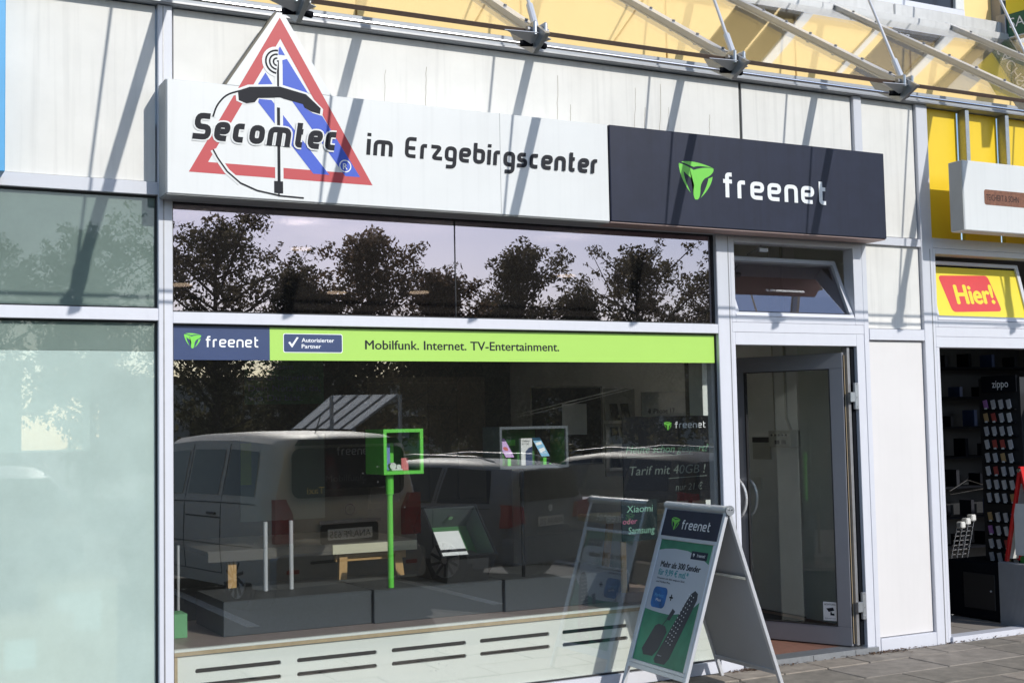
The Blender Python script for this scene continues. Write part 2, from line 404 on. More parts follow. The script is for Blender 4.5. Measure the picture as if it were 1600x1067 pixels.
o = fin(bm, 'wall_foot_litter', mat('dead_leaves', (.10, .055, .03), .9, var=.5, scale=50)); tag(o, kind='stuff'); o['label'] = 'brown leaf litter and grit in the joint below the wall'

# ------------------------------------------------------------------ the building
bld = empty('shop_building', (4.6, 0, 0), 'pale commercial building with aluminium framed shop windows and white cladding panels', 'building')
def wallpanel(x0, x1, z0, z1, m=WHITE, y=.03): return box('wall_panel', x0, x1, y, y+.05, z0, z1, m, bld, bevel=.003)
# cladding above the windows
wallpanel(-1.4, .80, 3.135, 4.165); wallpanel(.804, 1.632, 3.135, 4.165)
wallpanel(1.735, 5.835, 3.12, 4.165); wallpanel(5.858, 6.90, 3.12, 4.165); wallpanel(7.005, 7.545, 3.10, 4.165)
wallpanel(6.99, 7.545, 2.385, 3.03); wallpanel(6.992, 7.545, .055, 2.29, WHITE2)
box('joint_strip', 5.835, 5.858, .04, .06, 3.1, 4.16, GASKET, bld)
CRK = mat('hairline_crack', (.30, .25, .19), .8)
rnc = random.Random(3)
for x, za, zb in ((3.05, 3.70, 3.95), (3.33, 3.70, 4.0), (4.30, 3.72, 4.05), (4.40, 3.70, 3.86), (4.92, 3.70, 4.03), (5.0, 3.70, 3.9), (5.13, 3.72, 4.08), (5.20, 3.70, 3.92), (5.56, 3.75, 3.9)):
    pts = [(x+rnc.uniform(-.004, .004)+.05*(z-za), z) for z in [za+(zb-za)*i/7 for i in range(8)]]
    flat('crack_line', ribbon(pts, rnc.uniform(.0015, .003)), fz(0, 0, .0298), .0006, CRK, bld)
# columns
for x0, x1 in ((-1.45, -1.36), (1.64, 1.722), (5.567, 5.69), (7.552, 7.672)):
    box('mullion', x0, x1, 0, .16, -.05, 3.10 if x0 == 5.567 else 4.17, FRAME, bld, bevel=.004)
for x, n in ((1.66, 1), (5.66, 1), (7.63, 1)):
    box('mullion_groove', x+.006, x+.014, -.0015, .0, -.05, 3.02 if x > 2 else 4.16, DARKSTEEL, bld)
box('corner_post', 6.93, 6.978, .0, .14, -.05, 3.03, FRAME, bld, bevel=.003)
box('corner_post', 6.905, 6.985, .0, .14, 3.1, 4.17, FRAME, bld, bevel=.003)
box('shadow_gap', 6.9775, 6.99, .05, .07, .05, 3.03, GASKET, bld)
# horizontal bars
def bar(x0, x1, z0, z1, y0=.002, y1=.13, m=FRAME, name='transom'): return box(name, x0, x1, y0, y1, z0, z1, m, bld, bevel=.003)
bar(-1.36, 1.64, 3.055, 3.13); bar(-1.36, 1.64, 2.335, 2.405)
bar(1.722, 5.567, 2.322, 2.388); bar(1.722, 5.567, 3.03, 3.10); bar(5.69, 6.93, 3.03, 3.10, m=FRAME)
bar(5.69, 6.93, 2.335, 2.405); bar(6.985, 7.552, 3.03, 3.092); bar(6.985, 7.552, 2.295, 2.38); bar(6.985, 7.552, -.05, .05)
bar(1.722, 5.567, -.045, .035, name='bottom_rail'); bar(-1.36, 1.64, -.045, .03, name='bottom_rail')
bar(5.50, 5.716, -.045, .07, y0=-.006, y1=-.0008, name='corner_block')
# steel beam above the cladding
box('steel_beam', -1.6, 14, -.035, .12, 4.172, 4.252, STEEL, bld, bevel=.004)
box('beam_lip', -1.6, 14, -.05, -.0355, 4.172, 4.184, DARKSTEEL, bld)
# upper wall, set back
for k in range(14):
    xa = -3 + k*1.18
    if xa > 6.5 and xa < 8.1: continue
    box('render_panel', xa+.006, xa+1.174, .14, .2, 4.255, 9.0, YELW, bld, bevel=.004)
for k in range(14):
    xa = -3 + k*1.18
    box('render_panel', xa+.006, xa+1.174, .10, .1395, 4.2525, 4.80, YELW, bld, bevel=.004)
box('coping', -3, 6.62, -.02, .3, 4.80, 4.86, COPING, bld, bevel=.006)
for k in range(10):
    xa = -3+k*1.3; box('coping_sheet', xa+.004, min(xa+1.296, 8.55), .03, .29, 4.862, 4.97, COPING, bld, bevel=.008)
box('coping', 6.62, 14, -.02, .3, 4.80, 4.86, COPING, bld, bevel=.006)
# upper window
box('render_panel', 6.05, 6.66, .14, .2, 4.985, 9, YELW, bld); box('render_panel', 8.27, 8.60, .14, .2, 4.985, 9, YELW, bld)
box('render_panel', 6.66, 8.27, .14, .2, 6.6, 9, YELW, bld)
uw = box('window', 6.66, 8.27, .12, .18, 4.985, 5.05, FRAME, bld)
box('frame', 6.66, 6.76, .12, .18, 5.05, 6.6, PLASTW, uw, bevel=.004); box('frame', 8.17, 8.27, .12, .18, 5.05, 6.6, PLASTW, uw, bevel=.004)
box('frame', 6.76, 8.17, .12, .18, 6.52, 6.6, PLASTW, uw, bevel=.004); box('frame', 7.44, 7.50, .12, .18, 5.05, 6.52, PLASTW, uw)
box('pane', 6.76, 7.44, .15, .156, 5.05, 6.52, mat('dark_window_pane', (.02, .022, .028), .08), uw); box('pane', 7.50, 8.17, .15, .156, 5.05, 6.52, MATS['dark_window_pane'], uw)
text('lettering', 'STEUERBERATUNG', 7.1, 5.125, .045, fz(0, 0, .149), .0, PRW, uw, width=.75)
box('pilaster', 8.60, 8.86, .04, .2, 4.975, 9, mat('grey_render', (.30, .28, .25), .7), bld)
box('render_panel', 8.86, 11.4, .16, .22, 4.985, 9, YELW, bld)
box('roof_slab', -3, 16, .3, 9, 8.5, 9, INTDARK, bld); 
# window panes
def pane(x0, x1, z0, z1, m, y=.05, name='window_pane'): return box(name, x0, x1, y, y+.006, z0, z1, m, bld)
pane(-1.36, 1.64, 2.405, 3.055, GL_FU); pane(-1.36, 1.64, 2.166, 2.335, GL_FU)
fp = pane(-1.36, 1.64, .03, 2.164, GL_FL); fp['label'] = 'frosted mint pane with sun glints'
pane(1.722, 3.53, 2.388, 3.03, GL_UP, name='solar_pane'); pane(3.536, 5.567, 2.388, 3.03, GL_UP, name='solar_pane')
pane(1.722, 5.567, .035, 2.322, GL_LOW)
for x0, x1, z0, z1 in ((1.722, 5.567, 2.388, 3.03), (1.722, 5.567, .035, 2.322), (-1.36, 1.64, 2.405, 3.055), (-1.36, 1.64, .03, 2.335)):
    bm = bmesh.new(); t = .010
    abox(bm, x0, x0+t, .035, .0495, z0, z1); abox(bm, x1-t, x1, .035, .0495, z0, z1)
    abox(bm, x0+t, x1-t, .035, .0495, z0, z0+t); abox(bm, x0+t, x1-t, .035, .0495, z1-t, z1); fin(bm, 'gasket', GASKET, bld)
box('gasket', 3.5302, 3.5358, .045, .06, 2.39, 3.03, GASKET, bld)
# door opening
box('door_jamb', 5.69, 5.717, .004, .10, .0, 2.335, FRAME, bld, bevel=.002)
box('door_jamb', 6.853, 6.929, .004, .10, .0, 2.335, FRAME, bld, bevel=.002)
box('door_head', 5.717, 6.853, .004, .10, 2.245, 2.334, FRAME, bld, bevel=.002)
box('threshold', 5.70, 6.93, -.03, .14, -.06, .004, ZINC, bld)
for x in (5.90, 6.3, 6.7): box('threshold_joint', x, x+.003, -.0315, -.03, -.05, 0, GASKET, bld)
# transom window over the door, tilted inwards at the top
tw = box('window', 5.69, 5.725, .001, .11, 2.406, 3.029, FRAME, bld, bevel=.002)
tw['label'] = 'small tilted window above the open door'
box('frame', 6.845, 6.93, .001, .11, 2.406, 3.029, FRAME, tw, bevel=.002)
box('frame', 5.725, 6.845, .001, .11, 2.406, 2.450, FRAME, tw, bevel=.002); box('frame', 5.725, 6.845, .001, .11, 2.985, 3.029, FRAME, tw, bevel=.002)
sl = R_(23.5); Ft = frame_mat((5.73, .0, 2.455), (1, 0, 0), (0, math.sin(sl), math.cos(sl)))
def tiltframe(F, wd, ht, b, m, parent, gm, t=.05):
    box('sash_rail', 0, wd, 0, b, -t, 0, m, parent, F=F); box('sash_rail', 0, wd, ht-b, ht, -t, 0, m, parent, F=F)
    box('sash_stile', 0, b, b, ht-b, -t, 0, m, parent, F=F); box('sash_stile', wd-b, wd, b, ht-b, -t, 0, m, parent, F=F)
    box('pane', b, wd-b, b, ht-b, -t/2-.004, -t/2, gm, parent, F=F)
tiltframe(Ft, 1.11, .50, .035, FRAME, tw, glass('tilted_glass', (.5, .48, .48), .34, (.96, .92, 1)))
box('gasket', .03, 1.08, .03, .036, .0, .003, GASKET, tw, F=Ft)
text('lettering', 'TEL. 03733  KOMMUNIKATIONSLOESUNGEN', .36, .22, .017, Ft, -.018, PRW, tw, width=.36)
polytube('stay_arm', [(6.02, .06, 2.98), (6.0, .08, 2.955), (6.0, .2, 2.93)], .006, DARKSTEEL, tw)
box('stay_arm', 5.98, 6.06, .03, .06, 2.93, 2.955, DARKSTEEL, tw)
# door leaf, opened inwards
hx, hy, ang, wd = 6.745, .05, .42, .98
Fd = frame_mat((hx-wd*math.sin(ang), hy+wd*math.cos(ang), .0), (math.sin(ang), -math.cos(ang), 0), (0, 0, 1))
door = box('door', 0, wd, .012, .15, -.05, 0, DOORG, bld, F=Fd, bevel=.003); door['label'] = 'grey framed glass door standing open'
box('frame', 0, wd, 2.08, 2.20, -.05, 0, DOORG, door, F=Fd, bevel=.003)
box('frame', 0, .15, .15, 2.08, -.05, 0, DOORG, door, F=Fd, bevel=.003); box('frame', wd-.11, wd, .15, 2.08, -.05, 0, DOORG, door, F=Fd, bevel=.003)
box('pane', .15, wd-.11, .15, 2.08, -.03, -.024, GL_DOOR, door, F=Fd)
bm = bmesh.new()
abox(bm, .146, .158, .15, 2.08, -.024, .002, Fd); abox(bm, wd-.116, wd-.108, .15, 2.08, -.024, .002, Fd); abox(bm, .158, wd-.116, .15, .157, -.024, .002, Fd); abox(bm, .158, wd-.116, 2.073, 2.08, -.024, .002, Fd)
fin(bm, 'gasket', GASKET, door)
for i, (a, m_) in enumerate(((.004, BLK2), (.014, PLY), (.026, mat('cream_seal', (.6, .55, .42), .6)), (.040, DARKSTEEL))):
    box('edge_seal', wd+.0005, wd+.007, .03, 2.18, -a-.006, -a, m_, door, F=Fd)
for side in (.0, -.05):
    sg = 1 if side == 0 else -1; pts = []
    for k in range(11):
        t = math.pi*k/10; pts.append(Fd @ Vector((.085+.085*math.sin(t)+(.0), 1.09+.145*math.cos(t), side+sg*(.012+.05*min(1, 3*math.sin(t))))))
    polytube('handle', pts, .0125, ALU, door, n=10)
box('lock', .06, .085, 1.06, 1.12, .0, .008, ALU, door, F=Fd); prism('keyhole', rrect(.066, .079, 1.075, 1.105, .006), Fd, .0085, .010, BLK, door)
for z in (.30, 1.86):
    hg = box('hinge', 6.812, 6.848, -.004, .02, z-.09, z+.11, ZINC, bld, bevel=.003)
    for dz in (-.07, .0, .10): tube('screw', (6.83, -.0065, z+dz), (6.83, -.0035, z+dz), .006, DARKSTEEL, hg, n=8)
    box('hinge_leaf', 6.765, 6.811, -.006, .03, z-.035, z+.04, ZINC, hg, bevel=.003)
box('hinge_channel', 6.775, 6.80, .03, .09, .02, 2.24, DARKSTEEL, bld); box('hinge_channel', 6.815, 6.85, .035, .09, .02, 2.24, BLK2, bld)
Fs = Fd
st = empty('warning_sticker', Fs @ Vector((wd-.2, .2, 0)), 'small white camera warning sticker at the bottom corner of the door glass', 'sticker')
flat('paper', [rect(wd-.235, wd-.125, .185, .325)], Fs, -.0225, PAPER, st)
text('lettering', 'ACHTUNG', wd-.225, .300, .013, Fs, -.022, INK, st, width=.09, bold=.02)
flat('camera_symbol', [[(wd-.21, .275), (wd-.155, .285), (wd-.145, .262), (wd-.19, .25)], rect(wd-.178, wd-.165, .225, .25), rect(wd-.165, wd-.145, .225, .24)], Fs, -.022, INK, st)
text('lettering', 'VIDEOUEBERWACHT', wd-.225, .198, .008, Fs, -.022, INK, st, width=.09)

# interior room of the phone shop
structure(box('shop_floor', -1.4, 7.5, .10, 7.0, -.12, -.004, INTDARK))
for k in range(30):
    pass
lam = structure(box('laminate_floor', 5.70, 7.50, .141, 4.0, -.02, .0, GASKET))
for j in range(6):
    for k in range(5):
        xa = 5.70+j*.29+.0; ya = .145+k*.8+(j % 2)*.0
        if ya < 3.9: box('plank', xa+.001, xa+.289, ya, ya+.798, -.018, .0025+random.uniform(0, .001), LAMI if (j+k) % 3 else mat('laminate_floor_dark', (.19, .095, .07), .5, var=.25, scale=20), lam)
mt = empty('door_mat', (6.7, 1.7, .003), 'dark blue floor mat with white lettering inside the door', 'door mat')
box('mat_surface', 5.9, 7.3, 1.25, 2.0, .003, .012, mat('blue_mat', (.02, .03, .05), .9), mt)
text('lettering', 'WILLKOMMEN', 6.0, 1.55, .09, frame_mat((0, 0, 0.0125), (1, 0, 0), (0, 1, 0)), 0, PRW, mt, width=1.1)
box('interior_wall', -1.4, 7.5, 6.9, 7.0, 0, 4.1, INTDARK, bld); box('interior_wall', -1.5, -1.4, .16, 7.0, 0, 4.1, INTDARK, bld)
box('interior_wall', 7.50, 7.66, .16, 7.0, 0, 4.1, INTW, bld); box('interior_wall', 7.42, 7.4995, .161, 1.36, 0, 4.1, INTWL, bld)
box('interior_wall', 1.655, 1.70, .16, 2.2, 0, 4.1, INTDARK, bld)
box('interior_ceiling', -1.4, 7.5, .16, 6.9, 3.45, 3.5, mat('ceiling_white', (.6, .6, .58), .8), bld)
box('interior_pillar', 5.74, 5.90, .45, .62, 0, 3.4, INTWL, bld)
box('interior_wall', 5.9, 5.96, .62, .9, 0, 3.4, INTDARK, bld)
for i, (x, y, z) in enumerate(((2.483, 3, 2.89), (3.49, 3, 3.227), (4.572, 3, 2.891), (3.95, 3.4, 2.91), (6.076, 3, 3.093))):
    L_ = empty('ceiling_lamp', (x, y, z), ['round ceiling lamp seen faintly in the upper window at its left end', 'pale round ceiling lamp behind the upper window beside the first trees', 'glowing round ceiling lamp low behind the second tree in the upper window',
        'dim round ceiling lamp just left of the glowing one behind the second tree', 'bright round ceiling lamp behind the upper window near the fourth tree'][i], 'ceiling lamp', 'round ceiling lamps inside the shop')
    bm = bmesh.new(); atube(bm, (x, y, z), (x, y, z+.09), .105, n=24, cap=False); atube(bm, (x, y, z+.09), (x, y, z), .101, n=24, cap=False); atube(bm, (x, y, z), (x, y, z+.006), .1045, n=24); fin(bm, 'lamp_body', PLASTG, L_)
    tube('fill_glow_disc', (x, y, z+.02), (x, y, z+.03), .09, mat('added_fill_glow', (.9, .9, .85), .5, emit=(1, .95, .86, 60)), L_, n=20)  # unseen glowing disc added inside the lamp body to brighten the room
    tube('diffuser', (x, y, z-.012), (x, y, z-.001), .085, mat('lamp_diffuser', (.9, .85, .6), .5, emit=(1, .88, .62, 5)), L_, n=20)

# counter cladding under the window: slotted board, plywood edge
rc = empty('radiator_cover', (3.6, .1, .03), 'mint white slotted board below the display shelf behind the glass', 'radiator cover')
bm = bmesh.new()
zs = [.036, .236, .262, .318, .344, .425]
def slotx():
    out = []; x = 1.865
    while x < 5.4: out.append((x, x+.51)); x += .607
    return out
SL = slotx()
xs = [1.765]
for a, b in SL: xs += [a, min(b, 5.5)]
xs.append(5.562)
for i in range(len(xs)-1):
    for j in range(len(zs)-1):
        if i % 2 == 1 and j in (1, 3): continue
        bm.faces.new([bm.verts.new(c) for c in ((xs[i], .10, zs[j]), (xs[i+1], .10, zs[j]), (xs[i+1], .10, zs[j+1]), (xs[i], .10, zs[j+1]))])
for a, b in SL:                                         # rounded slot ends
    b = min(b, 5.5)
    for z0, z1 in ((.236, .262), (.318, .344)):
        rr = (z1-z0)/2
        for xe, sg in ((a, 1), (b, -1)):
            for top in (0, 1):
                pts = [(xe, z1 if top else z0)]
                for k in range(5):
                    t = R_(90*k/4); pts.append((xe+sg*(rr-rr*math.sin(t)), (z0+z1)/2+(1 if top else -1)*rr*math.cos(t)))
                pts.append((xe, (z0+z1)/2))
                # corner filler between the square cell and the arc
                arc = [(xe+sg*(rr-rr*math.sin(R_(90*k/4))), (z0+z1)/2+(1 if top else -1)*rr*math.cos(R_(90*k/4))) for k in range(5)]
                bm.faces.new([bm.verts.new((p[0], .10, p[1])) for p in [(xe, z1 if top else z0)]+arc])
bmesh.ops.remove_doubles(bm, verts=bm.verts[:], dist=1e-5)
g = bmesh.ops.extrude_face_region(bm, geom=bm.faces[:])
for v in [v for v in g['geom'] if isinstance(v, bmesh.types.BMVert)]: v.co.y += .016
bmesh.ops.recalc_face_normals(bm, faces=bm.faces[:])
fin(bm, 'slotted_board', MINT, rc)
box('backing', 1.77, 5.56, .22, .23, .03, .42, SLOTD, rc)
box('plywood_post', 1.724, 1.763, .092, .118, .036, .425, PLY, rc)
box('plywood_edge', 1.724, 5.565, .085, .12, .4255, .448, PLY, rc); box('front_strip', 1.724, 5.565, .083, .12, .4482, .462, MINT, rc)
box('shelf_top', 1.724, 5.565, .1205, 1.25, .43, .455, SILLTOP, rc)

# plinths
pg = 'anthracite plinths on the display shelf'
for i, (x0, x1, y0, lab) in enumerate(((2.12, 3.082, .43, 'leftmost anthracite plinth with its sunlit end, under the two bare steel posts'), (3.086, 4.010, .40, 'middle anthracite plinth, carrying the foot of the green post'), (4.014, 5.0, .37, 'rightmost anthracite plinth, under the dark post and box with phones'))):
    p = empty('plinth', ((x0+x1)/2, .8, .455), lab, 'plinth', pg)
    box('plinth_body', x0, x1, y0, 1.10, .456, .660, PLINTH, p, bevel=.003); box('plinth_top', x0+.004, x1-.004, y0+.004, 1.09, .6605, .667, PLINTHT, p)
for i, (x, lab) in enumerate(((2.497, 'left one of the two bare steel posts on the leftmost plinth'), (2.669, 'right one of the two bare steel posts on the leftmost plinth'))):
    p = tube('steel_post', (x, .8, .667), (x, .8, 1.11), .014, ALU); tag(p, lab, 'post', 'bare steel posts on the plinth')
p = tube('steel_post', (1.97, .95, .46), (1.97, .95, .98), .009, ALU); tag(p, 'thin short steel post at the far left end of the display', 'post')
# green display case on post
def display_case(name, lab, x0, x1, y0, y1, z0, z1, mo, mi, t, poleX, poleY, polem, pr):
    e = empty(name, (poleX, poleY, .667), lab, 'display case')
    bm = bmesh.new()
    abox(bm, x0, x0+t, y0, y1, z0, z1); abox(bm, x1-t, x1, y0, y1, z0, z1)
    abox(bm, x0+t, x1-t, y0, y1, z0, z0+t); abox(bm, x0+t, x1-t, y0, y1, z1-t, z1)
    fin(bm, 'case_shell', mo, e)
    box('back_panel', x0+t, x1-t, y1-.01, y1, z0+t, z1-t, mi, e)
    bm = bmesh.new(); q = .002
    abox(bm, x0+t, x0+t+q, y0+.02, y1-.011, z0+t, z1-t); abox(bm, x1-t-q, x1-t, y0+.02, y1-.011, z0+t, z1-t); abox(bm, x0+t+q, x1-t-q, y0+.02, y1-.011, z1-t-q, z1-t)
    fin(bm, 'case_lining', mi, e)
    tube('post', (poleX, poleY, .667), (poleX, poleY, z0), pr, polem, e, n=16)
    tube('post_sleeve', (poleX, poleY, z0-.13), (poleX, poleY, z0-.001), pr*1.35, polem, e, n=16)
    return e
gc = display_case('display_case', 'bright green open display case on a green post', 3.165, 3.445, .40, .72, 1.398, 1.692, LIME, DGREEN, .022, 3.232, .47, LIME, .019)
def item(name, lab, cat, x0, x1, y0, y1, z0, z1, m, group=None, bevel=.002):
    o = box(name, x0, x1, y0, y1, z0, z1, m, bevel=bevel); tag(o, lab, cat, group); return o
item('phone_package', 'tall blue phone package standing in the green case', 'package', 3.215, 3.275, .56, .58, 1.421, 1.60, PERIW)
item('price_card', 'upright lime card at the back of the green case', 'card', 3.285, 3.325, .62, .63, 1.421, 1.60, LIME)
hp = empty('earphone_case', (3.27, .5, 1.42), 'white round earphone case lying in the green case', 'earphones')
tube('lid', (3.255, .46, 1.452), (3.255, .50, 1.452), .022, PLASTW, hp, n=16); tube('lid', (3.295, .46, 1.445), (3.295, .49, 1.445), .016, PLASTW, hp, n=16)
box('case_body', 3.24, 3.32, .45, .50, 1.4205, 1.433, PLASTW, hp, bevel=.004)
F_ = frame_mat((3.33, .50, 1.4205), (1, 0, .0), (.15, .35, 1))
o = box('red_box', 0, .05, 0, .085, -.015, 0, REDP, F=F_); tag(o, 'small red box leaning in the green case', 'box')
# dark case with phones
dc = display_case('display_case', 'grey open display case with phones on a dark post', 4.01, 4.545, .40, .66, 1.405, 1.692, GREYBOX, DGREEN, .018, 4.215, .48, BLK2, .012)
box('lining_panel', 4.42, 4.526, .62, .648, 1.424, 1.673, BLK, dc)
def phone(x, z, m, lab, dm, word):
    F_ = frame_mat((x, .50, z), (1, 0, 0), (-.42, .30, 1))
    e = empty('phone', (x, .5, z), lab, 'phone')
    box('case_back', 0, .072, 0, .155, -.009, 0, BLK2, e, F=F_, bevel=.003)
    flat('screen', [rrect(.003, .069, .004, .151, .006)], F_, .0008, m, e)
    flat('screen_picture', [rrect(.018, .054, .055, .085, .014)] if dm is REDP else [[(.01, .03), (.06, .05), (.06, .075), (.01, .06)], [(.01, .09), (.06, .10), (.06, .12), (.01, .11)]], F_, .0012, dm, e)
    text('lettering', word, .012, .026, .012, F_, .0013, PRW, e, width=.045)
    s = box('phone_stand', x+.02, x+.045, .51, .55, 1.4235, z+.02, LIME); tag(s, 'lime green block holding up the '+lab.split(' tilted')[0], 'stand')
phone(4.105, 1.478, LILAC, 'lilac screened phone tilted on its stand at the left of the grey case', REDP, 'Galaxy')
phone(4.385, 1.478, SKYB, 'sky blue screened phone tilted on its stand at the right of the grey case', PRW, '12:45')
gp = empty('phone_package', (4.27, .5, 1.424), 'white and blue phone package standing between the two phones', 'package')
box('carton_body', 4.225, 4.315, .50, .53, 1.4235, 1.61, PAPER, gp, bevel=.002)
Fg = fz(4.225, 1.4235, .4995)
flat('printed_picture', [[(.035, .0), (.088, .0), (.088, .13), (.06, .12), (.035, .095)]], Fg, .0006, NAVYF, gp)
text('lettering', 'Galaxy', .008, .163, .013, Fg, .0008, INK, gp, width=.06); text('lettering', 'A17 5G', .008, .142, .012, Fg, .0008, INK, gp, width=.055)
item('price_card', 'lime card fixed to the back of the grey case', 'card', 4.20-.05, 4.235, .60, .605, 1.56, 1.60, LIME)
w_ = item('smart_watch', 'small dark watch lying at the right of the grey case', 'watch', 4.44, 4.50, .46, .49, 1.4235, 1.437, CHROME)
# tilted dark case on the middle plinth
tc_ = empty('tilted_case', (3.75, .6, .667), 'black display case tilted back with a white tablet carton in it', 'display case')
Ft2 = frame_mat((3.565, .40, .842), (1, 0, 0), (0, .7071, .7071))
bm = bmesh.new(); W_, H_, t_, dd = .415, .455, .014, .22
abox(bm, 0, t_, 0, H_, -dd, 0, Ft2); abox(bm, W_-t_, W_, 0, H_, -dd, 0, Ft2); abox(bm, t_, W_-t_, 0, t_, -dd, 0, Ft2); abox(bm, t_, W_-t_, H_-t_, H_, -dd, 0, Ft2)
fin(bm, 'case_shell', BLK2, tc_)
box('back_panel', t_, W_-t_, t_, H_-t_, -dd, -dd+.01, mat('dark_green_back', (.05, .16, .06), .5), tc_, F=Ft2)
box('case_lining', W_-t_-.003, W_-t_, t_, H_-t_, -dd+.01, -.01, GREYBOX, tc_, F=Ft2); box('case_lining', t_, W_-t_-.003, H_-t_-.003, H_-t_, -dd+.01, -.01, GREYBOX, tc_, F=Ft2)
prism('case_foot', [(.44, .667), (.95, .667), (.80, .86), (.42, .82)], frame_mat((3.62, 0, 0), (0, 1, 0), (0, 0, 1)), 0, .30, BLK, tc_)
tb = empty('tablet_carton', (3.7, .5, .86), 'white tablet carton with a lime cover lying in the tilted black case', 'carton')
box('carton_body', .03, .255, .02, .30, -.16, -.09, PAPER, tb, F=Ft2, bevel=.002)
box('tablet', .04, .25, .115, .135, -.0895, -.084, INK, tb, F=Ft2)
box('green_cover', .15, .28, .04, .345, -.20, -.161, LIME, tb, F=Ft2)
flat('carton_label', [rect(.05, .20, .045, .052)], Ft2, -.0885, INK, tb)
flat('green_edge', [rect(.03, .255, .02, .045)], Ft2, -.0893, LIME, tb)
for x, z in ((.06, .36), (.24, .375)):
    o = tube('spot_lamp', Ft2 @ Vector((x, H_-t_-.003, -.10)), Ft2 @ Vector((x, H_-t_-.02, -.10)), .018, CHROME); tag(o, '%s small spot lamp under the top of the tilted black case' % ('left' if x < .1 else 'right'), 'lamp', 'spot lamps in the tilted case')
# wooden table behind
tbl = empty('table', (3.6, 1.6, 0), 'cream topped table on oak trestle legs behind the plinths', 'table')
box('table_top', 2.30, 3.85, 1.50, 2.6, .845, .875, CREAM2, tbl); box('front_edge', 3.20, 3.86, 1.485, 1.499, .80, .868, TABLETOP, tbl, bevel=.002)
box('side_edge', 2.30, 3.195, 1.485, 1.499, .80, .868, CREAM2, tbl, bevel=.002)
for xa, xb in ((3.30, 3.27), (3.72, 3.82)):
    bm = bmesh.new(); Fl = frame_mat((xa, 1.55, .80), (1, 0, 0), Vector((xa-xb, 0, .80)))
    abox(bm, -.03, .03, -.80, 0, -.02, .02, Fl); fin(bm, 'leg', WOOD, tbl)
bm = bmesh.new(); abox(bm, 2.45, 2.51, 1.53, 1.58, .0, .80); fin(bm, 'leg', WOOD, tbl)
box('crossbar', 3.25, 3.80, 1.56, 1.60, .74, .795, WOOD, tbl)
# chalk boards
cb = empty('chalkboard', (5.35, .35, 1.13), 'black poster board with chalk handwriting hung inside the window beside the door', 'board')
box('board_panel', 4.97, 5.735, .36, .372, 1.13, 1.745, BLK2, cb)
Fc = fz(4.97, 1.13, .3595)
logo('emblem', .355, .515, .065, .06, Fc, .001, LOGOG, cb)
techtext('brand_lettering', 'freenet', .45, .72, .528, .034, Fc, .001, PRW, cb, t=.17)
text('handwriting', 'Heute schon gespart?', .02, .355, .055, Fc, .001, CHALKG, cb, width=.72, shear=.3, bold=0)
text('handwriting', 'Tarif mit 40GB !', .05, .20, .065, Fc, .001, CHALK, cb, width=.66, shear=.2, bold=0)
text('handwriting', 'nur 21 \u20ac', .44, .08, .05, Fc, .001, CHALK, cb, width=.24, shear=.2, bold=0)
flat('chalk_underline', [[(.03, .325), (.60, .335), (.60, .341), (.03, .331)], [(.38, .165), (.72, .175), (.72, .180), (.38, .170)]], Fc, .001, CHALK, cb)
xb_ = empty('easel_board', (5.05, .3, .46), 'small dark handwritten board on a pale wooden easel beside the rightmost plinth', 'board')
box('board_panel', 4.905, 5.20, .295, .305, .875, 1.16, mat('dark_teal_board', (.014, .026, .03), .8, spec=.1), xb_)
Fx = fz(4.905, .875, .2945)
text('handwriting', 'Xiaomi', .04, .20, .05, Fx, .001, mat('bright_chalk', (.25, .50, .38), .7), xb_, width=.22, shear=.1)
text('handwriting', 'oder', .005, .12, .04, Fx, .001, CHALKP, xb_, width=.12, shear=.1)
text('handwriting', 'Samsung', .05, .05, .05, Fx, .001, MATS['bright_chalk'], xb_, width=.22, shear=.1)
box('easel_leg', 4.905, 4.945, .31, .33, .52, .874, WOOD, xb_, bevel=.002); box('easel_foot', 4.88, 5.3, .28, .36, .456, .52, SILLTOP, xb_, bevel=.002)
# posters and furniture deeper in the shop
def poster(name, lab, x0, x1, z0, z1, y, m, t=.01, cat='poster'):
    e = empty(name, ((x0+x1)/2, y, z0), lab, cat); box('board_panel', x0, x1, y, y+t, z0, z1, m, e); return e, fz(x0, z0, y-.0005)
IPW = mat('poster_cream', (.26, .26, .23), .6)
e, F_ = poster('phone_poster', 'cream phone poster behind the top of the chalkboard', 5.69, 6.125, 1.745, 1.945, 1.2, IPW)
text('lettering', 'iPhone 17', .105, .03, .04, F_, .001, INK, e, width=.21, bold=.01)
flat('fruit_symbol', [[(.075+.016*math.cos(t)*(1-.25*(math.cos(t) > .8)), .047+.019*math.sin(t)) for t in [2*math.pi*i/14 for i in range(14)]], [(.075, .068), (.08, .076), (.083, .07)]], F_, .001, INK, e)
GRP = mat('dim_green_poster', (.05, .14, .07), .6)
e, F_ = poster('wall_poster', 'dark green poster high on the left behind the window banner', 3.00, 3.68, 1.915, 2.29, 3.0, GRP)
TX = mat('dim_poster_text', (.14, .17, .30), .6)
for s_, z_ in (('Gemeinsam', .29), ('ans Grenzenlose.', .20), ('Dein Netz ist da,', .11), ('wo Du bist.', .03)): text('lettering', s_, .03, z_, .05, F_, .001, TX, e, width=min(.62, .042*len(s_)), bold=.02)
GRAD = mat('yellow_green_print', (.22, .30, .05), .6)
e, F_ = poster('wall_poster', 'large grey green poster with a bright green edge behind the van reflection', 2.96, 3.68, .96, 1.66, 3.0, mat('grey_green_poster', (.13, .17, .15), .6))
flat('green_band', [rect(.0, .09, .30, .64)], F_, .001, GRAD, e)
e, F_ = poster('dark_display', 'dark display board with pale lettering left of the green case', 3.69, 4.30, 1.20, 1.66, 3.0, BLK2, cat='board')
techtext('brand_lettering', 'freenet', .10, .42, .28, .05, F_, .001, mat('dim_white_print', (.30, .30, .30), .5), e, t=.17)
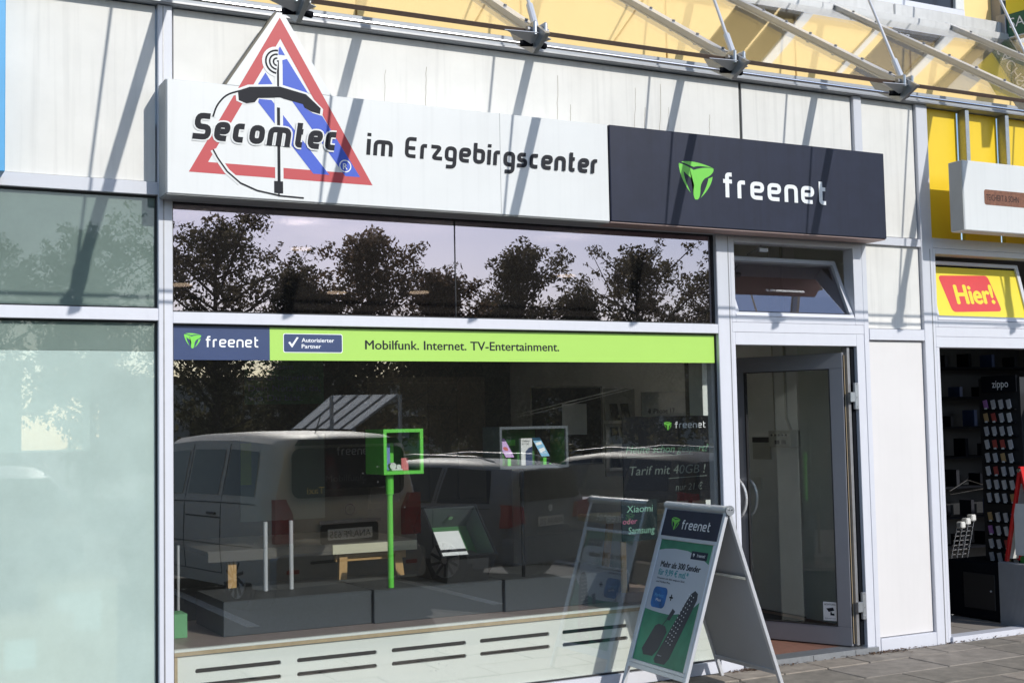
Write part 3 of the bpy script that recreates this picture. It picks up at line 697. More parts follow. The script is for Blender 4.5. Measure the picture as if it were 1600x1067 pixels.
text('lettering', 'Mobilfunk.', .0, .06, .055, F_, .001, BLK, e, width=.36, bold=.01)
e, F_ = poster('framed_picture', 'large dark framed picture on the back wall between the grey case and the chalkboard', 5.35, 6.05, 1.36, 2.02, 2.4, BLK2, cat='picture')
flat('picture_frame', [rect(-.015, 0, -.015, .675), rect(.70, .715, -.015, .675), rect(0, .70, -.015, 0), rect(0, .70, .66, .675)], F_, .002, IPW, e)
flat('printed_picture', [rect(.30, .55, .25, .52)], F_, .001, INTW, e)
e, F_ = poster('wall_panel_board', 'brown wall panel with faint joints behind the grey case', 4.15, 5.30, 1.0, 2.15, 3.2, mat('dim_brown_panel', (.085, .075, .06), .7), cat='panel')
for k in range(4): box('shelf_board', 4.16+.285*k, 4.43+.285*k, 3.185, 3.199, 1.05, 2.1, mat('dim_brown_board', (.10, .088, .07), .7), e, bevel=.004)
text('lettering', 'Vor Ort Service', .45, .86, .05, F_, .02, INTDARK, e, width=.4)
sh = empty('phone_shelf', (6.0, 2.0, 1.2), 'narrow wall shelf with rows of phones left of the chalkboard', 'shelf')
box('shelf_back', 5.86, 6.16, 2.02, 2.05, 1.25, 2.0, IPW, sh)
for z in (1.30, 1.50, 1.70):
    box('shelf_board', 5.84, 6.16, 1.94, 2.02, z, z+.025, PLASTG, sh)
for k in range(6):
    z = (1.325, 1.525, 1.725)[k//2]; x = 5.90+.11*(k % 2)
    F_ = frame_mat((x, 1.97, z), (1, 0, 0), (0, .3, 1)); o = box('shelf_phone', 0, .075, 0, .15, -.008, 0, BLK2, F=F_); tag(o, '%s phone on the %s board of the narrow wall shelf' % (('left', 'right')[k % 2], ('lowest', 'middle', 'highest')[k//2]), 'phone', 'phones on the narrow wall shelf')
p = polytube('cable_rail', [(5.0, 2, 1.79), (5.5, 1.0, 1.99)], .004, PLASTW); tag(p, 'upper of two thin taut wires slanting across the window near the chalkboard', 'wire', 'taut wires inside the window')
p = polytube('cable_rail', [(5.0, 2, 1.765), (5.5, 1.0, 1.97)], .003, PLASTW); tag(p, 'lower of two thin taut wires slanting across the window near the chalkboard', 'wire', 'taut wires inside the window')
o = item('green_carton', 'small pale green carton on the shelf at the left edge of the window', 'carton', 1.80, 1.93, .55, .72, .456, .60, mat('pale_green_card', (.16, .42, .20), .6))
for x, y0, lab in ((7.40, 1.62, 'a'),):
    eb = empty('fuse_box', (7.5, 1.6, 1.45), 'white electrical box with two dark displays on the wall inside the door', 'electrical box')
    box('box_body', 7.38, 7.4995, 1.44, 1.74, 1.465, 1.61, PLASTG, eb, bevel=.004)
    for y in (1.50, 1.59): box('display', 7.377, 7.3795, y, y+.06, 1.49, 1.525, BLK, eb)
    for k in range(5): tube('knob', (7.372, 1.49+.05*k, 1.57), (7.3795, 1.49+.05*k, 1.57), .010, INK, eb, n=8)
o = polytube('conduit', [(7.49, 1.56, 1.61), (7.49, 1.62, 1.72), (7.49, 1.62, 3.4)], .012, PLASTG); tag(o, 'white conduit pipe running up from the electrical box', 'pipe')
o = polytube('thin_cable', [(7.49, 1.78, 1.61), (7.49, 1.80, 3.4)], .005, PLASTG); tag(o, 'thin cable beside the conduit pipe above the electrical box', 'cable')
ns = empty('notice', (7.49, 1.95, 1.38), 'small notice with a black header on the wall left of the electrical box', 'notice')
box('sheet', 7.485, 7.4995, 1.85, 2.10, 1.35, 1.50, PLASTG, ns); box('header', 7.483, 7.4995, 1.85, 2.10, 1.502, 1.55, BLK, ns)
o = box('light_switch', 7.485, 7.4995, 2.0, 2.10, 1.08, 1.19, PLASTW, bevel=.003); tag(o, 'square white light switch below the notice inside the door', 'switch')
tb2 = empty('side_table', (6.8, 2.9, 0), 'long pale table on oak legs seen through the door glass', 'table')
box('table_top', 6.2, 7.45, 2.6, 3.1, .80, .86, TABLETOP, tb2)
for x in (6.3, 7.3):
    bm = bmesh.new(); Fl = frame_mat((x, 2.7, .80), (1, 0, 0), Vector((.12, 0, .80))); abox(bm, -.03, .03, -.80, 0, -.02, .02, Fl); fin(bm, 'leg', WOOD, tb2)

# cartons behind the frosted pane
for i, (x0, x1, y0, z1, lx, lab) in enumerate(((.60, 1.20, .10, .72, .84, 'brown carton with a small label blurred behind the frosted pane'), (1.02, 1.45, .20, .88, 1.12, 'taller brown carton with a white sheet behind the frosted pane'))):
    c = empty('carton', ((x0+x1)/2, y0, 0), lab, 'carton'); box('carton_body', x0, x1, y0, y0+.4, 0, z1, CARTON, c, bevel=.004)
    flat('paper_label', [rect(0, .16 if i == 0 else .24, 0, .16 if i == 0 else .22)], fz(lx, .44 if i == 0 else .60, y0-.001), 0, PAPER, c)
o = item('white_cabinet', 'long white cabinet top showing above the frosted film at the left', 'cabinet', .3, 1.35, .5, .9, 1.6, 2.235, PLASTW)

# ------------------------------------------------------------------ signs
S = -.2
sg = empty('shop_sign', (3.15, S, 3.04), 'long white sign box with triangular logo and dark lettering', 'sign')
def dy(x): return x
sx0, sx1, sz0, sz1 = 1.645, 4.555, 3.035, 3.685
box('sign_box', sx0, sx1, S, .0, sz0, sz1, SIGNW, sg, bevel=.004)
box('edge_trim', sx0-.004, sx0, S+.012, S+.19, sz0, sz1, SIGNSIDE, sg); box('bottom_trim', sx0, sx1, S+.01, S+.19, sz0-.006, sz0-.0005, SIGNSIDE, sg)
Fw = fz(0, 0, S)
def tri(c, k): # scale triangle about its centroid
    cx = sum(p[0] for p in c)/3; cz = sum(p[1] for p in c)/3
    return [(cx+(x-cx)*k, cz+(z-cz)*k) for x, z in c]
T0 = [(1.766, 3.163), (2.874, 3.161), (2.304, 4.118)]
top = [(1.985, 3.6855), (2.620, 3.6855), (2.32, 4.155), (2.292, 4.155)]
prism('triangle_board', top, Fw, -.10, .0, SIGNW, sg)
prism('triangle_edge', [(1.972, 3.6855), (1.9845, 3.6855), (2.2915, 4.155), (2.28, 4.155)], Fw, -.11, -.002, OLIVE, sg)
box('sign_joint', 3.744, 3.748, S-.0008, S, sz0, sz1, SIGNSIDE, sg)
ti = tri(T0, .80)
bands = [[T0[0], T0[1], ti[1], ti[0]], [T0[1], T0[2], ti[2], ti[1]], [T0[2], T0[0], ti[0], ti[2]]]
flat('red_triangle', bands, Fw, .0008, REDP, sg)
# blue diagonal stripes (pixel traced on the sign plane)
flat('blue_stripes', [[(2.304, 3.945), (2.334, 3.895), (2.272, 3.895)], [(2.30, 3.86), (2.345, 3.875), (2.79, 3.22), (2.655, 3.205), (2.30, 3.74)][0:0] or [(2.318, 3.865), (2.345, 3.875), (2.795, 3.205), (2.70, 3.205), (2.318, 3.70)],
    [(2.215, 3.78), (2.26, 3.71), (2.17, 3.705)], [(2.175, 3.62), (2.25, 3.62), (2.60, 3.205), (2.50, 3.205), (2.17, 3.60)]], Fw, .0012, BLUEP, sg)
def arc(cx, cz, rr, a0, a1, n=14): return [(cx+rr*math.cos(R_(a0+(a1-a0)*i/n)), cz+rr*math.sin(R_(a0+(a1-a0)*i/n))) for i in range(n+1)]
white = [rect(2.275, 2.312, 3.05, 3.90)] + ribbon([(2.02, 3.62), (2.06, 3.655), (2.13, 3.685), (2.25, 3.70), (2.37, 3.69), (2.47, 3.66), (2.50, 3.61)], .135)
flat('white_outline', [rect(2.268, 2.318, 3.09, 3.84)], Fw, .0018, SIGNW, sg)
hand = [(2.055, 3.60), (2.05, 3.655), (2.12, 3.685), (2.30, 3.705), (2.46, 3.675), (2.55, 3.60), (2.545, 3.565), (2.49, 3.575), (2.45, 3.595), (2.44, 3.615), (2.30, 3.64), (2.17, 3.625), (2.15, 3.598), (2.10, 3.585)]
def grow(p, k):
    cx = sum(a for a, b in p)/len(p); cz = sum(b for a, b in p)/len(p); return [(cx+(a-cx)*k, cz+(b-cz)*(1+(k-1)*3)) for a, b in p]
flat('white_outline', [grow(hand, 1.06)], Fw, .0022, SIGNW, sg)
flat('telephone_handset', [hand], Fw, .0028, INK, sg)
wav = []
for rr in (.022, .045, .068): wav += ribbon(arc(2.285, 3.85, rr, 85, 265), .010)
flat('white_outline', ribbon(arc(2.285, 3.85, .045, 80, 270), .09), Fw, .0020, SIGNW, sg)
flat('radio_waves', wav, Fw, .0026, INK, sg)
flat('mast', [rect(2.284, 2.296, 3.705, 3.86), rect(2.282, 2.300, 3.13, 3.58), rect(2.262, 2.315, 3.075, 3.145), rect(2.286, 2.294, 3.055, 3.075)], Fw, .0024, INK, sg)
bz = [(2.06, 3.655), (1.98, 3.625), (1.925, 3.555), (1.905, 3.49)]
cbl = ribbon(rounded(bz, .1), .010) + ribbon([(1.905, 3.30), (1.93, 3.255), (1.985, 3.18), (2.06, 3.12), (2.16, 3.082), (2.30, 3.06), (2.44, 3.056)], .009)
flat('white_outline', ribbon(rounded(bz, .1), .034)+ribbon([(1.905, 3.30), (1.93, 3.255), (1.985, 3.18), (2.06, 3.12)], .034), Fw, .0016, SIGNW, sg)
flat('phone_cord', cbl, Fw, .0026, INK, sg)
techtext('lettering_outline', 'Secomtec', 1.785, 2.645, 3.352, .112, Fw, .0030, SIGNW, sg, t=.30, shear=.16, grow=.17)
techtext('lettering', 'Secomtec', 1.785, 2.645, 3.352, .112, Fw, .0042, INK, sg, t=.30, shear=.16)
techtext('lettering', 'im', 2.835, 3.005, 3.345, .098, Fw, .001, INK, sg, t=.26, shear=.08)
techtext('lettering', 'Erzgebirgscenter', 3.085, 4.468, 3.348, .095, Fw, .001, INK, sg, t=.25, shear=.08)
flat('registered_mark', ribbon(arc(2.70, 3.265, .035, 0, 360, 20), .007), Fw, .0024, PRW, sg)
text('registered_letter', 'R', 2.686, 3.245, .038, Fw, .0024, PRW, sg, bold=.02)
ns_ = empty('shop_sign', (5.75, S, 3.04), 'dark navy sign box with green emblem and white lettering above the door', 'sign')
box('sign_box', 4.560, 6.99, S-.012, .0, 3.038, 3.684, NAVY, ns_, bevel=.004)
box('bottom_trim', 4.56, 6.985, S, -.02, 3.030, 3.0375, mat('underside_bounce_brown', (.50, .36, .33), .6), ns_)  # ground bounce light under the sign is put into this lighter brown
Fn = fz(0, 0, S-.012)
logo('emblem', 5.115, 3.225, .29, .262, Fn, .001, LOGOG, ns_)
techtext('lettering', 'freenet', 5.485, 6.42, 3.257, .128, Fn, .001, PRW, ns_, t=.22, rad=.22, gap=.2)
# printed band inside the glass
wb = empty('window_banner', (3.6, .045, 2.1), 'long lime green printed band along the top of the shop window', 'banner')
box('navy_field', 1.733, 2.302, .042, .0445, 2.115, 2.318, NAVYF, wb); box('lime_field', 2.3025, 5.555, .042, .0445, 2.115, 2.318, GREENB, wb)
Fb = fz(0, 0, .042)
logo('emblem', 1.795, 2.182, .098, .088, Fb, .0008, LOGOG, wb)
techtext('lettering', 'freenet', 1.920, 2.235, 2.190, .047, Fb, .0008, PRW, wb, t=.19)
flat('badge_outline', [rrect(2.385, 2.760, 2.162, 2.277, .012)], Fb, .0008, PRW, wb); flat('badge', [rrect(2.389, 2.756, 2.166, 2.273, .010)], Fb, .0012, NAVYF, wb)
flat('tick', [[(2.416, 2.222), (2.427, 2.228), (2.439, 2.211), (2.470, 2.256), (2.481, 2.253), (2.440, 2.192)]], Fb, .0016, PRW, wb)
text('lettering', 'Autorisierter', 2.500, 2.226, .025, Fb, .0016, PRW, wb, width=.205, bold=.015); text('lettering', 'Partner', 2.500, 2.189, .025, Fb, .0016, PRW, wb, width=.122, bold=.015)
text('lettering', 'Mobilfunk. Internet. TV-Entertainment.', 2.908, 2.187, .058, Fb, .0008, INK, wb, width=1.375, bold=.018)

# left neighbour's cyan sign
o = item('cyan_sign', 'edge of a bright cyan sign at the far left', 'sign', -.9, .80, -.16, .02, 3.10, 4.6, CYAN, bevel=.004)

# ------------------------------------------------------------------ right hand tobacco shop
for k, (xa, xb) in enumerate(((7.672, 8.055), (8.105, 8.51), (8.56, 9.0), (9.05, 9.6))):
    box('yellow_panel', xa+.002, xb, .06, .10, 3.115, 4.165, YEL, bld, bevel=.003)
for xa in (8.06, 8.515, 9.005): box('panel_rail', xa, xa+.042, -.03, .05, 3.60, 4.165, ZINC, bld, bevel=.002)
bar(7.672, 14, 3.03, 3.11); bar(7.672, 14, 2.33, 2.405); bar(7.672, 14, 2.245, 2.329)
box('door_jamb', 7.673, 7.705, .003, .12, -.04, 2.244, FRAME, bld, bevel=.002); box('threshold', 7.70, 14, -.02, .10, -.06, .0, FRAME, bld)
bar(7.672, 7.70, 2.406, 3.029); bar(7.70, 14, 2.406, 2.46); bar(7.70, 14, 2.985, 3.029)
ts = empty('tobacco_sign', (8.6, -.3, 3.15), 'white projecting sign box with a painted cigar on the yellow wall', 'sign')
box('sign_box', 7.68, 11.0, -.33, -.19, 3.125, 3.67, SIGNW, ts, bevel=.006); box('edge_trim', 7.674, 7.6795, -.325, -.195, 3.13, 3.665, SIGNSIDE, ts)
Fq = fz(0, 0, -.33)
flat('painted_cigar', [rrect(7.90, 8.42, 3.335, 3.455, .02)], Fq, .001, mat('cigar_brown', (.22, .085, .045), .5, var=.5, scale=40), ts)
text('lettering', 'TEICHERT & SOHN', 7.92, 3.37, .05, Fq, .0014, INK, ts, width=.36)
flat('flame', [[(x_+.13, z_) for x_, z_ in ((8.27, 3.42), (8.25, 3.55), (8.29, 3.60), (8.36, 3.58), (8.44, 3.62), (8.46, 3.34), (8.28, 3.33))]], Fq, .0018, YELG, ts)
flat('flame_outline', ribbon([(8.40, 3.42), (8.38, 3.55), (8.42, 3.60), (8.49, 3.58)], .008), Fq, .0022, INK, ts)
text('lettering', '\u201eRauchzeit\u201c', 8.365, 3.155, .09, Fq, .0014, INK, ts, width=.7, bold=.01)
# tilted yellow pane with red badge
Fh = frame_mat((7.715, .01, 2.465), (1, 0, 0), (0, math.sin(R_(14)), math.cos(R_(14))))
hw = empty('advertising_window', (8.3, .05, 2.46), 'tilted upper window with yellow film and a red badge', 'window')
box('sash_rail', 0, 1.05, 0, .035, -.05, 0, FRAME, hw, F=Fh); box('sash_rail', 0, 1.05, .47, .50, -.05, 0, FRAME, hw, F=Fh); box('sash_stile', 1.015, 1.05, .035, .47, -.05, 0, FRAME, hw, F=Fh); box('sash_stile', 0, .02, .035, .47, -.05, 0, FRAME, hw, F=Fh)
box('yellow_film', .02, 1.015, .035, .455, -.02, -.015, YELF, hw, F=Fh); box('dark_gap', .02, 1.015, .4555, .47, -.02, -.015, BLK2, hw, F=Fh)
Fr = Fh @ Matrix.Translation((.13, .07, -.0148)) @ Matrix.Rotation(R_(2), 4, 'Z')
bpoly = [(x+.09*(1-y/.31)*.7, y) for x, y in rrect(.0, .56, 0, .31, .035)]
flat('red_badge', [bpoly], Fr, .0006, REDF, hw)
text('lettering', 'Hier!', .145, .07, .165, Fr, .0012, YELF, hw, width=.42, bold=.04)
# lottery sign on the upper wall
ls = empty('lottery_sign', (8.1, -.1, 4.75), 'dark green lottery sign box projecting from the upper wall at the top right', 'sign')
Fl_ = frame_mat((8.60, .05, 4.83), (.17, -1, .0), (0, 0, 1))
box('sign_box', .06, 1.5, 0, .36, -.09, 0, mat('lottery_green', (.015, .11, .06), .4), ls, F=Fl_, bevel=.004)
box('bottom_edge', .06, 1.5, -.012, -.0005, -.09, .0, PLASTW, ls, F=Fl_)
box('yellow_field', .06, 1.5, .19, .36, .0005, .003, YELF, ls, F=Fl_)
text('lettering', 'SACHSENLOTTO', .085, .07, .085, Fl_, .004, PRW, ls, width=.95)
box('wall_bracket', -.03, .06, -.03, .20, -.10, .02, DARKSTEEL, ls, F=Fl_, bevel=.004)
tube('bracket_pipe', Fl_ @ Vector((-.03, .0, -.05)), Fl_ @ Vector((.10, -.03, -.05)), .014, ZINC, ls)
# interior of the tobacco shop
structure(box('tobacco_shop_floor', 7.70, 14, .101, 8, -.12, -.03, TILEF))
tf = structure(box('tile_floor', 7.71, 13.9, .105, .3, -.031, -.028, GASKET))
for k in range(10): box('tile', 7.72+.45*k, 8.16+.45*k, .108, .55, -.027, -.012, TILEF, tf, bevel=.002); box('tile', 7.72+.45*k, 8.16+.45*k, .556, 1.0, -.0265, -.012, TILEF, tf, bevel=.002)
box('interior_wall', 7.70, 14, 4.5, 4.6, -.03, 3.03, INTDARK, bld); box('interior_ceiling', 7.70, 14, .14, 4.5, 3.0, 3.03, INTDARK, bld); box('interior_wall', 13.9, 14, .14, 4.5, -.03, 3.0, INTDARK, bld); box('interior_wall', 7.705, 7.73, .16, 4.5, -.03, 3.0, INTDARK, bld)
cbn = empty('black_cabinet', (8.8, .6, 0), 'low black cabinet with a small door under the lighter rack', 'cabinet')
box('cabinet_body', 8.60, 9.3, .28, .88, .0, .47, BLK2, cbn, bevel=.006); box('cabinet_door', 8.592, 8.5995, .36, .70, .08, .38, BLK, cbn, bevel=.004)
tube('knob', (8.585, .40, .24), (8.592, .40, .24), .008, ALU, cbn)
lr = empty('lighter_rack', (8.65, .3, .48), 'tall black rotating rack of lighters with a white lettered header', 'display rack')
box('rack_column', 8.81, 9.10, .20, .64, .475, 2.02, BLK, lr)
Fk = frame_mat((8.805, .595, .50), (0, -1, 0), (0, 0, 1))   # faces -X
box('header', 0, .37, 1.40, 1.54, 0, .012, BLK2, lr, F=Fk); text('lettering', 'zippo', .12, 1.44, .065, Fk, .014, PRW, lr, width=.17, bold=.01)
LCOL = [mat('lighter_%s' % n, c, .35, .3) for n, c in (('silver', (.6, .6, .62)), ('gold', (.55, .38, .18)), ('red', (.5, .10, .08)), ('violet', (.45, .2, .5)), ('white', (.7, .7, .7)))]
for rw in range(12):
    z = 1.26-.113*rw - (.05 if rw > 7 else 0)
    box('rack_ledge', .015, .36, z-.012, z-.004, 0, .03, BLK2, lr, F=Fk)
    for c_ in range(4):
        Fj = Fk @ Matrix.Translation((.03+.083*c_, z, .012)) @ Matrix.Rotation(R_(12), 4, 'Z')
        o = box('lighter', 0, .040, 0, .072, 0, .010, random.choices(LCOL, (6, 1, 1, 1, 4))[0], F=Fj); 
        tag(o, '%s lighter in the %s row of the black rack' % (('first', 'second', 'third', 'fourth')[c_], ('top', 'second', 'third', 'fourth', 'fifth', 'sixth', 'seventh', 'eighth', 'ninth', 'tenth', 'eleventh', 'lowest')[rw]), 'lighter', 'lighters in the black rack')
        flat('price_tag', [rect(.004, .034, -.012, .006)], Fj, .0125, PAPER, o if False else lr)
o = box('grey_carton', 8.545, 8.60, -.10, .275, -.03, .50, CARDG, bevel=.004); tag(o, 'grey corrugated card panel standing in the entrance of the tobacco shop', 'carton')
bmr = bmesh.new()
for k in range(30): abox(bmr, 8.541, 8.5448, -.098+.0124*k, -.092+.0124*k, -.028, .496)
rib = fin(bmr, 'corrugation', CARDG, o); rib['kind'] = 'stuff'
ra = empty('red_a_board', (8.9, .15, 0), 'red framed A board standing behind the grey card panel', 'sign board')
for sgn in (-1, 1):
    Fa = frame_mat((8.61, .07, 1.28), (1, 0, 0), Vector((0, -sgn*.235, 1)))
    Ln = .80
    box('frame_rail', 0, .035, -Ln, 0, -.012, .012, RED, ra, F=Fa, bevel=.003); box('frame_rail', .145, .18, -Ln, 0, -.012, .012, RED, ra, F=Fa, bevel=.003)
    box('frame_rail', .035, .145, -.14, 0, -.012, .012, RED, ra, F=Fa, bevel=.003); box('panel', .036, .144, -Ln+.02, -.141, -.006, .006, PLASTW, ra, F=Fa)
box('side_panel', 8.615, 8.62, -.01, .15, .56, .98, PLASTW, ra)
tube('hinge_bolt', (8.595, .07, 1.25), (8.609, .07, 1.25), .016, CHROME, ra)
o = item('green_basket', 'dark green basket behind the grey card panel in the entrance', 'basket', 8.62, 8.9, -.06, .11, .44, .55, DGREEN)
nr = empty('magazine_rack', (9.0, .2, .6), 'rack of magazines at the right edge of the tobacco shop entrance', 'magazine rack')
box('rack_back', 8.93, 8.96, -.35, .34, .6, 1.90, BLK, nr)
Fm = frame_mat((8.925, .32, .6), (0, -1, 0), (0, 0, 1))
for k in range(5):
    for j in range(3):
        o = box('magazine', .02+.2*j, .19+.2*j, .10+.24*k, .31+.24*k, .0, .008, (PAPER, mat('magazine_print', (.35, .30, .22), .5, var=.7, scale=25), mat('magazine_blue', (.18, .25, .35), .5, var=.7, scale=25))[(k+j) % 3], nr, F=Fm)
wr = empty('wire_basket_rack', (9.3, 1.5, .1), 'chrome wire rack with stacked goods in the dark of the tobacco shop', 'wire rack')
bm = bmesh.new()
for k in range(14):
    z = .12+.042*k; atube(bm, (9.20+.013*k, 1.5, z), (9.42+.013*k, 1.5, z), .006, n=6)
for x in (9.2, 9.27, 9.34, 9.41): atube(bm, (x, 1.49, .1), (x+.19, 1.49, .72), .006, n=6)
fin(bm, 'wire_grid', CHROME, wr)
for k in range(3): box('goods_box', 9.34+.07*k, 9.40+.07*k, 1.4, 1.47, .66+.03*k, .72+.03*k, PLASTW, wr, bevel=.01)
bm = bmesh.new()
for a, b in (((9.0, 1.2, 1.0), (9.3, 1.0, 1.06)), ((9.0, 1.2, 1.03), (9.28, 1.25, 1.12)), ((9.3, 1.0, 1.06), (9.28, 1.25, 1.12))): atube(bm, a, b, .006, n=6)
fin(bm, 'wire_hook', CHROME, wr)

# back of the tobacco shop: dark shelving whose edges just show
su_ = empty('shelf_unit', (9.6, 2.6, 0), 'nearly black shelf unit in the dark at the back of the tobacco shop', 'shelf unit')
box('shelf_back', 9.2, 12.4, 3.3, 3.32, 0, 2.6, BLK, su_)
for k in range(7): box('shelf_board', 9.2, 12.4, 3.0, 3.3, .25+.33*k, .27+.33*k, BLK2, su_)
for k in range(60): box('packet', 9.25+.052*k, 9.25+.052*k+.045, 3.03, 3.2, .2705+.33*(k*5 % 7), .27+.33*(k*5 % 7)+rnc.uniform(.1, .2), rnc.choice((NAVYF, INK, BLK2)), su_)
# ------------------------------------------------------------------ glass canopy
can = empty('glass_canopy', (4.3, 0, 3.6), 'sloping glass canopy on steel arms hung from rods above the signs', 'canopy')
sp = 1.2245; XB = [5.53+sp*(k-5) for k in range(0, 11)]
A0 = Vector((0, -1.90, 3.635)); A1 = Vector((0, .12, 4.905)); ad = (A1-A0).normalized(); an = Vector((0, -ad.z, ad.y))
for i, x in enumerate(XB):
    Fa = frame_mat((x, A0.y, A0.z), (1, 0, 0), (0, ad.y, ad.z)); Ln = (A1-A0).length
    # normal of frame = U x V
    arm = box('arm', -.016, .016, 0.02, Ln, -.045, .022, ALU, can, F=Fa, bevel=.003)
    box('arm_flange', -.028, .028, 0.02, Ln, .0225, .030, ALU, arm, F=Fa)
    for k in range(8): tube('bolt', Fa @ Vector((0, .14+.27*k, .0305)), Fa @ Vector((0, .14+.27*k, .042)), .009, DARKSTEEL, arm, n=8)
    br = prism('bracket', [(-1.62, 3.75), (-1.70, 3.64), (-1.88, 3.545), (-2.02, 3.61), (-1.93, 3.67), (-1.80, 3.73)], frame_mat((x-.012, 0, 0), (0, 1, 0), (0, 0, 1)), 0, .024, ZINC, can)
    box('clevis', x-.040, x-.020, -1.95, -1.87, 3.615, 3.69, ZINC, br, bevel=.006); box('clevis', x+.020, x+.040, -1.95, -1.87, 3.615, 3.69, ZINC, br, bevel=.006)
    tube('clevis_pin', (x-.06, -1.91, 3.655), (x+.06, -1.91, 3.655), .014, DARKSTEEL, br)
    prism('gusset_plate', [(-.20, -.05), (-.02, -.06), (.07, -.03), (.0, .025)], frame_mat((x, -1.90, 3.60), (1, 0, 0), (0, .85, -.53)), -.004, 0, ALU, br)
    tube('tension_rod', (x+.0, -1.90, 3.66), (x, .14, 3.66+2.04*2.25), .009, ALU, can, n=8)
    tube('rod_end', (x, -1.90, 3.66), (x, -1.835, 3.66+.065*2.25), .018, ALU, can, n=10)
for i in range(len(XB)-1):
    x0, x1 = XB[i], XB[i+1]
    Fa = frame_mat((x0, A0.y, A0.z), (1, 0, 0), (0, ad.y, ad.z)); Ln = (A1-A0).length
    box('glass_pane', .034, sp-.034, .05, Ln-.03, -.004, .008, GL_CAN, can, F=Fa)
    box('glass_edge_strip', .034, sp-.034, .040, .0495, -.010, .012, BROWNGASKET, can, F=Fa)
    tube('front_bar', (x0+.03, -1.86, 3.595), (x1-.03, -1.86, 3.595), .009, CHROME, can, n=10)
    tube('front_bar', (x0+.012, -1.88, 3.595), (x0+.07, -1.86, 3.595), .016, BLK2, can, n=10)
    tube('front_bar', (x1-.07, -1.86, 3.595), (x1-.012, -1.88, 3.595), .016, BLK2, can, n=10)

# ------------------------------------------------------------------ A board in front of the window
ph = R_(2); uu = Vector((math.sin(ph), math.cos(ph), 0)); vv = Vector((math.cos(ph), -math.sin(ph), 0))
Np = Vector((5.022, -.775, 0)); Wb = .715; hs = .395; zh = 1.15; zf = -.04
ab = empty('a_board', (4.81, -.69, zf), 'aluminium A board with a green poster standing on the pavement before the window', 'sign board')
sl_len = math.hypot(hs, zh-zf)
FL = frame_mat(Np + uu*Wb - vv*hs + Vector((0, 0, zf)), -uu, vv*hs+Vector((0, 0, zh-zf)))
FR = frame_mat(Np + vv*hs + Vector((0, 0, zf)), uu, -vv*hs+Vector((0, 0, zh-zf)))
for F_, fr in ((FL, 1), (FR, 0)):
    for x0 in (0, Wb-.028): box('leg', x0, x0+.028, 0, sl_len-.02, -.012, .012, ALU, ab, F=F_, bevel=.002)
    y0 = .175 if fr else .16
    pn = box('panel', .028, Wb-.028, y0, sl_len-.03, -.004, .003, BACKP, ab, F=F_)
    box('bottom_rail', .028, Wb-.028, y0-.03, y0, -.012, .012, ALU, ab, F=F_, bevel=.002)
pt = sl_len-.03
for a, b, c, d in ((.028, Wb-.028, .175, .20), (.028, Wb-.028, pt-.215, pt-.19), (.028, .052, .20, pt-.215), (Wb-.052, Wb-.028, .20, pt-.215)):
    box('snap_frame', a, b, c, d, .0032, .014, ALU, ab, F=FL, bevel=.003)
px0, px1, py0, py1 = .052, Wb-.052, .20, pt-.215
po = flat('poster', [rect(px0, px1, py0, py1)], FL, .004, TEAL, ab)
PW, PH = px1-px0, py1-py0
def pp(a, b): return (px0+a*PW, py0+b*PH)
blob = [pp(0, .42)] + [pp(0+ .5*t, .42-.035*t+.02*t*t) for t in (.3, .6, 1)] + [pp(.75, .44), pp(.9, .50), pp(1, .56), pp(1, .84), pp(.8, .895), pp(.55, .93), pp(.3, .935), pp(.12, .925), pp(0, .91)]
flat('white_shape', [blob], FL, .0045, POSTW, po)
text('lettering', 'Mehr als 300 Sender', *pp(.10, .775), .041, FL, .005, INK, po, width=PW*.76, bold=.04)
text('lettering', 'f\u00fcr 9,99 \u20ac mtl.*', *pp(.09, .708), .042, FL, .005, TEALT, po, width=PW*.58, bold=.03)
text('lettering', 'Streamen mit dem waipu.tv Stick', *pp(.09, .675), .013, FL, .005, INK, po, width=PW*.54, bold=.02)
text('lettering', 'und Perfect Plus.', *pp(.09, .645), .013, FL, .005, INK, po, width=PW*.28, bold=.02)
flat('brand_patch', [[pp(.63, .87), pp(.93, .87), pp(.93, .935), pp(.63, .935)]], FL, .0050, NAVY, po)
techtext('brand_lettering', 'freenet', pp(.74, 0)[0], pp(.90, 0)[0], pp(0, .892)[1], .014, FL, .0055, PRW, po, t=.2)
logo('brand_emblem', pp(.66, 0)[0], pp(0, .888)[1], .022, .024, FL, .0055, PRW, po)
flat('blue_badge', [rrect(pp(.08, 0)[0], pp(.36, 0)[0], pp(0, .44)[1], pp(0, .61)[1], .035)], FL, .005, mat('badge_blue', (.03, .15, .42), .4, var=.75, scale=9), po)
text('lettering', 'Perfect', *pp(.13, .53), .022, FL, .0055, SKYB, po, width=PW*.17); text('lettering', 'Plus', *pp(.17, .495), .018, FL, .0055, PRW, po, width=PW*.10)
text('plus_sign', '+', *pp(.42, .505), .06, FL, .0055, INK, po, bold=.03)
RMT = mat('remote_dark', (.035, .035, .045), .4)
flat('stick_picture', [[pp(.13, .10), pp(.18, .055), pp(.36, .06), pp(.44, .12), pp(.52, .27), pp(.47, .31), pp(.34, .32), pp(.28, .30)], [pp(.46, .37), pp(.52, .36), pp(.59, .44), pp(.53, .46)]] + ribbon([pp(.41, .31), pp(.45, .35), pp(.50, .38)], .007), FL, .005, RMT, po)
flat('remote_picture', [[pp(.40, .04), pp(.44, .015), pp(.62, .02), pp(.68, .07), pp(.93, .56), pp(.92, .61), pp(.86, .63), pp(.80, .60), pp(.74, .53)]], FL, .005, RMT, po)
btn = []
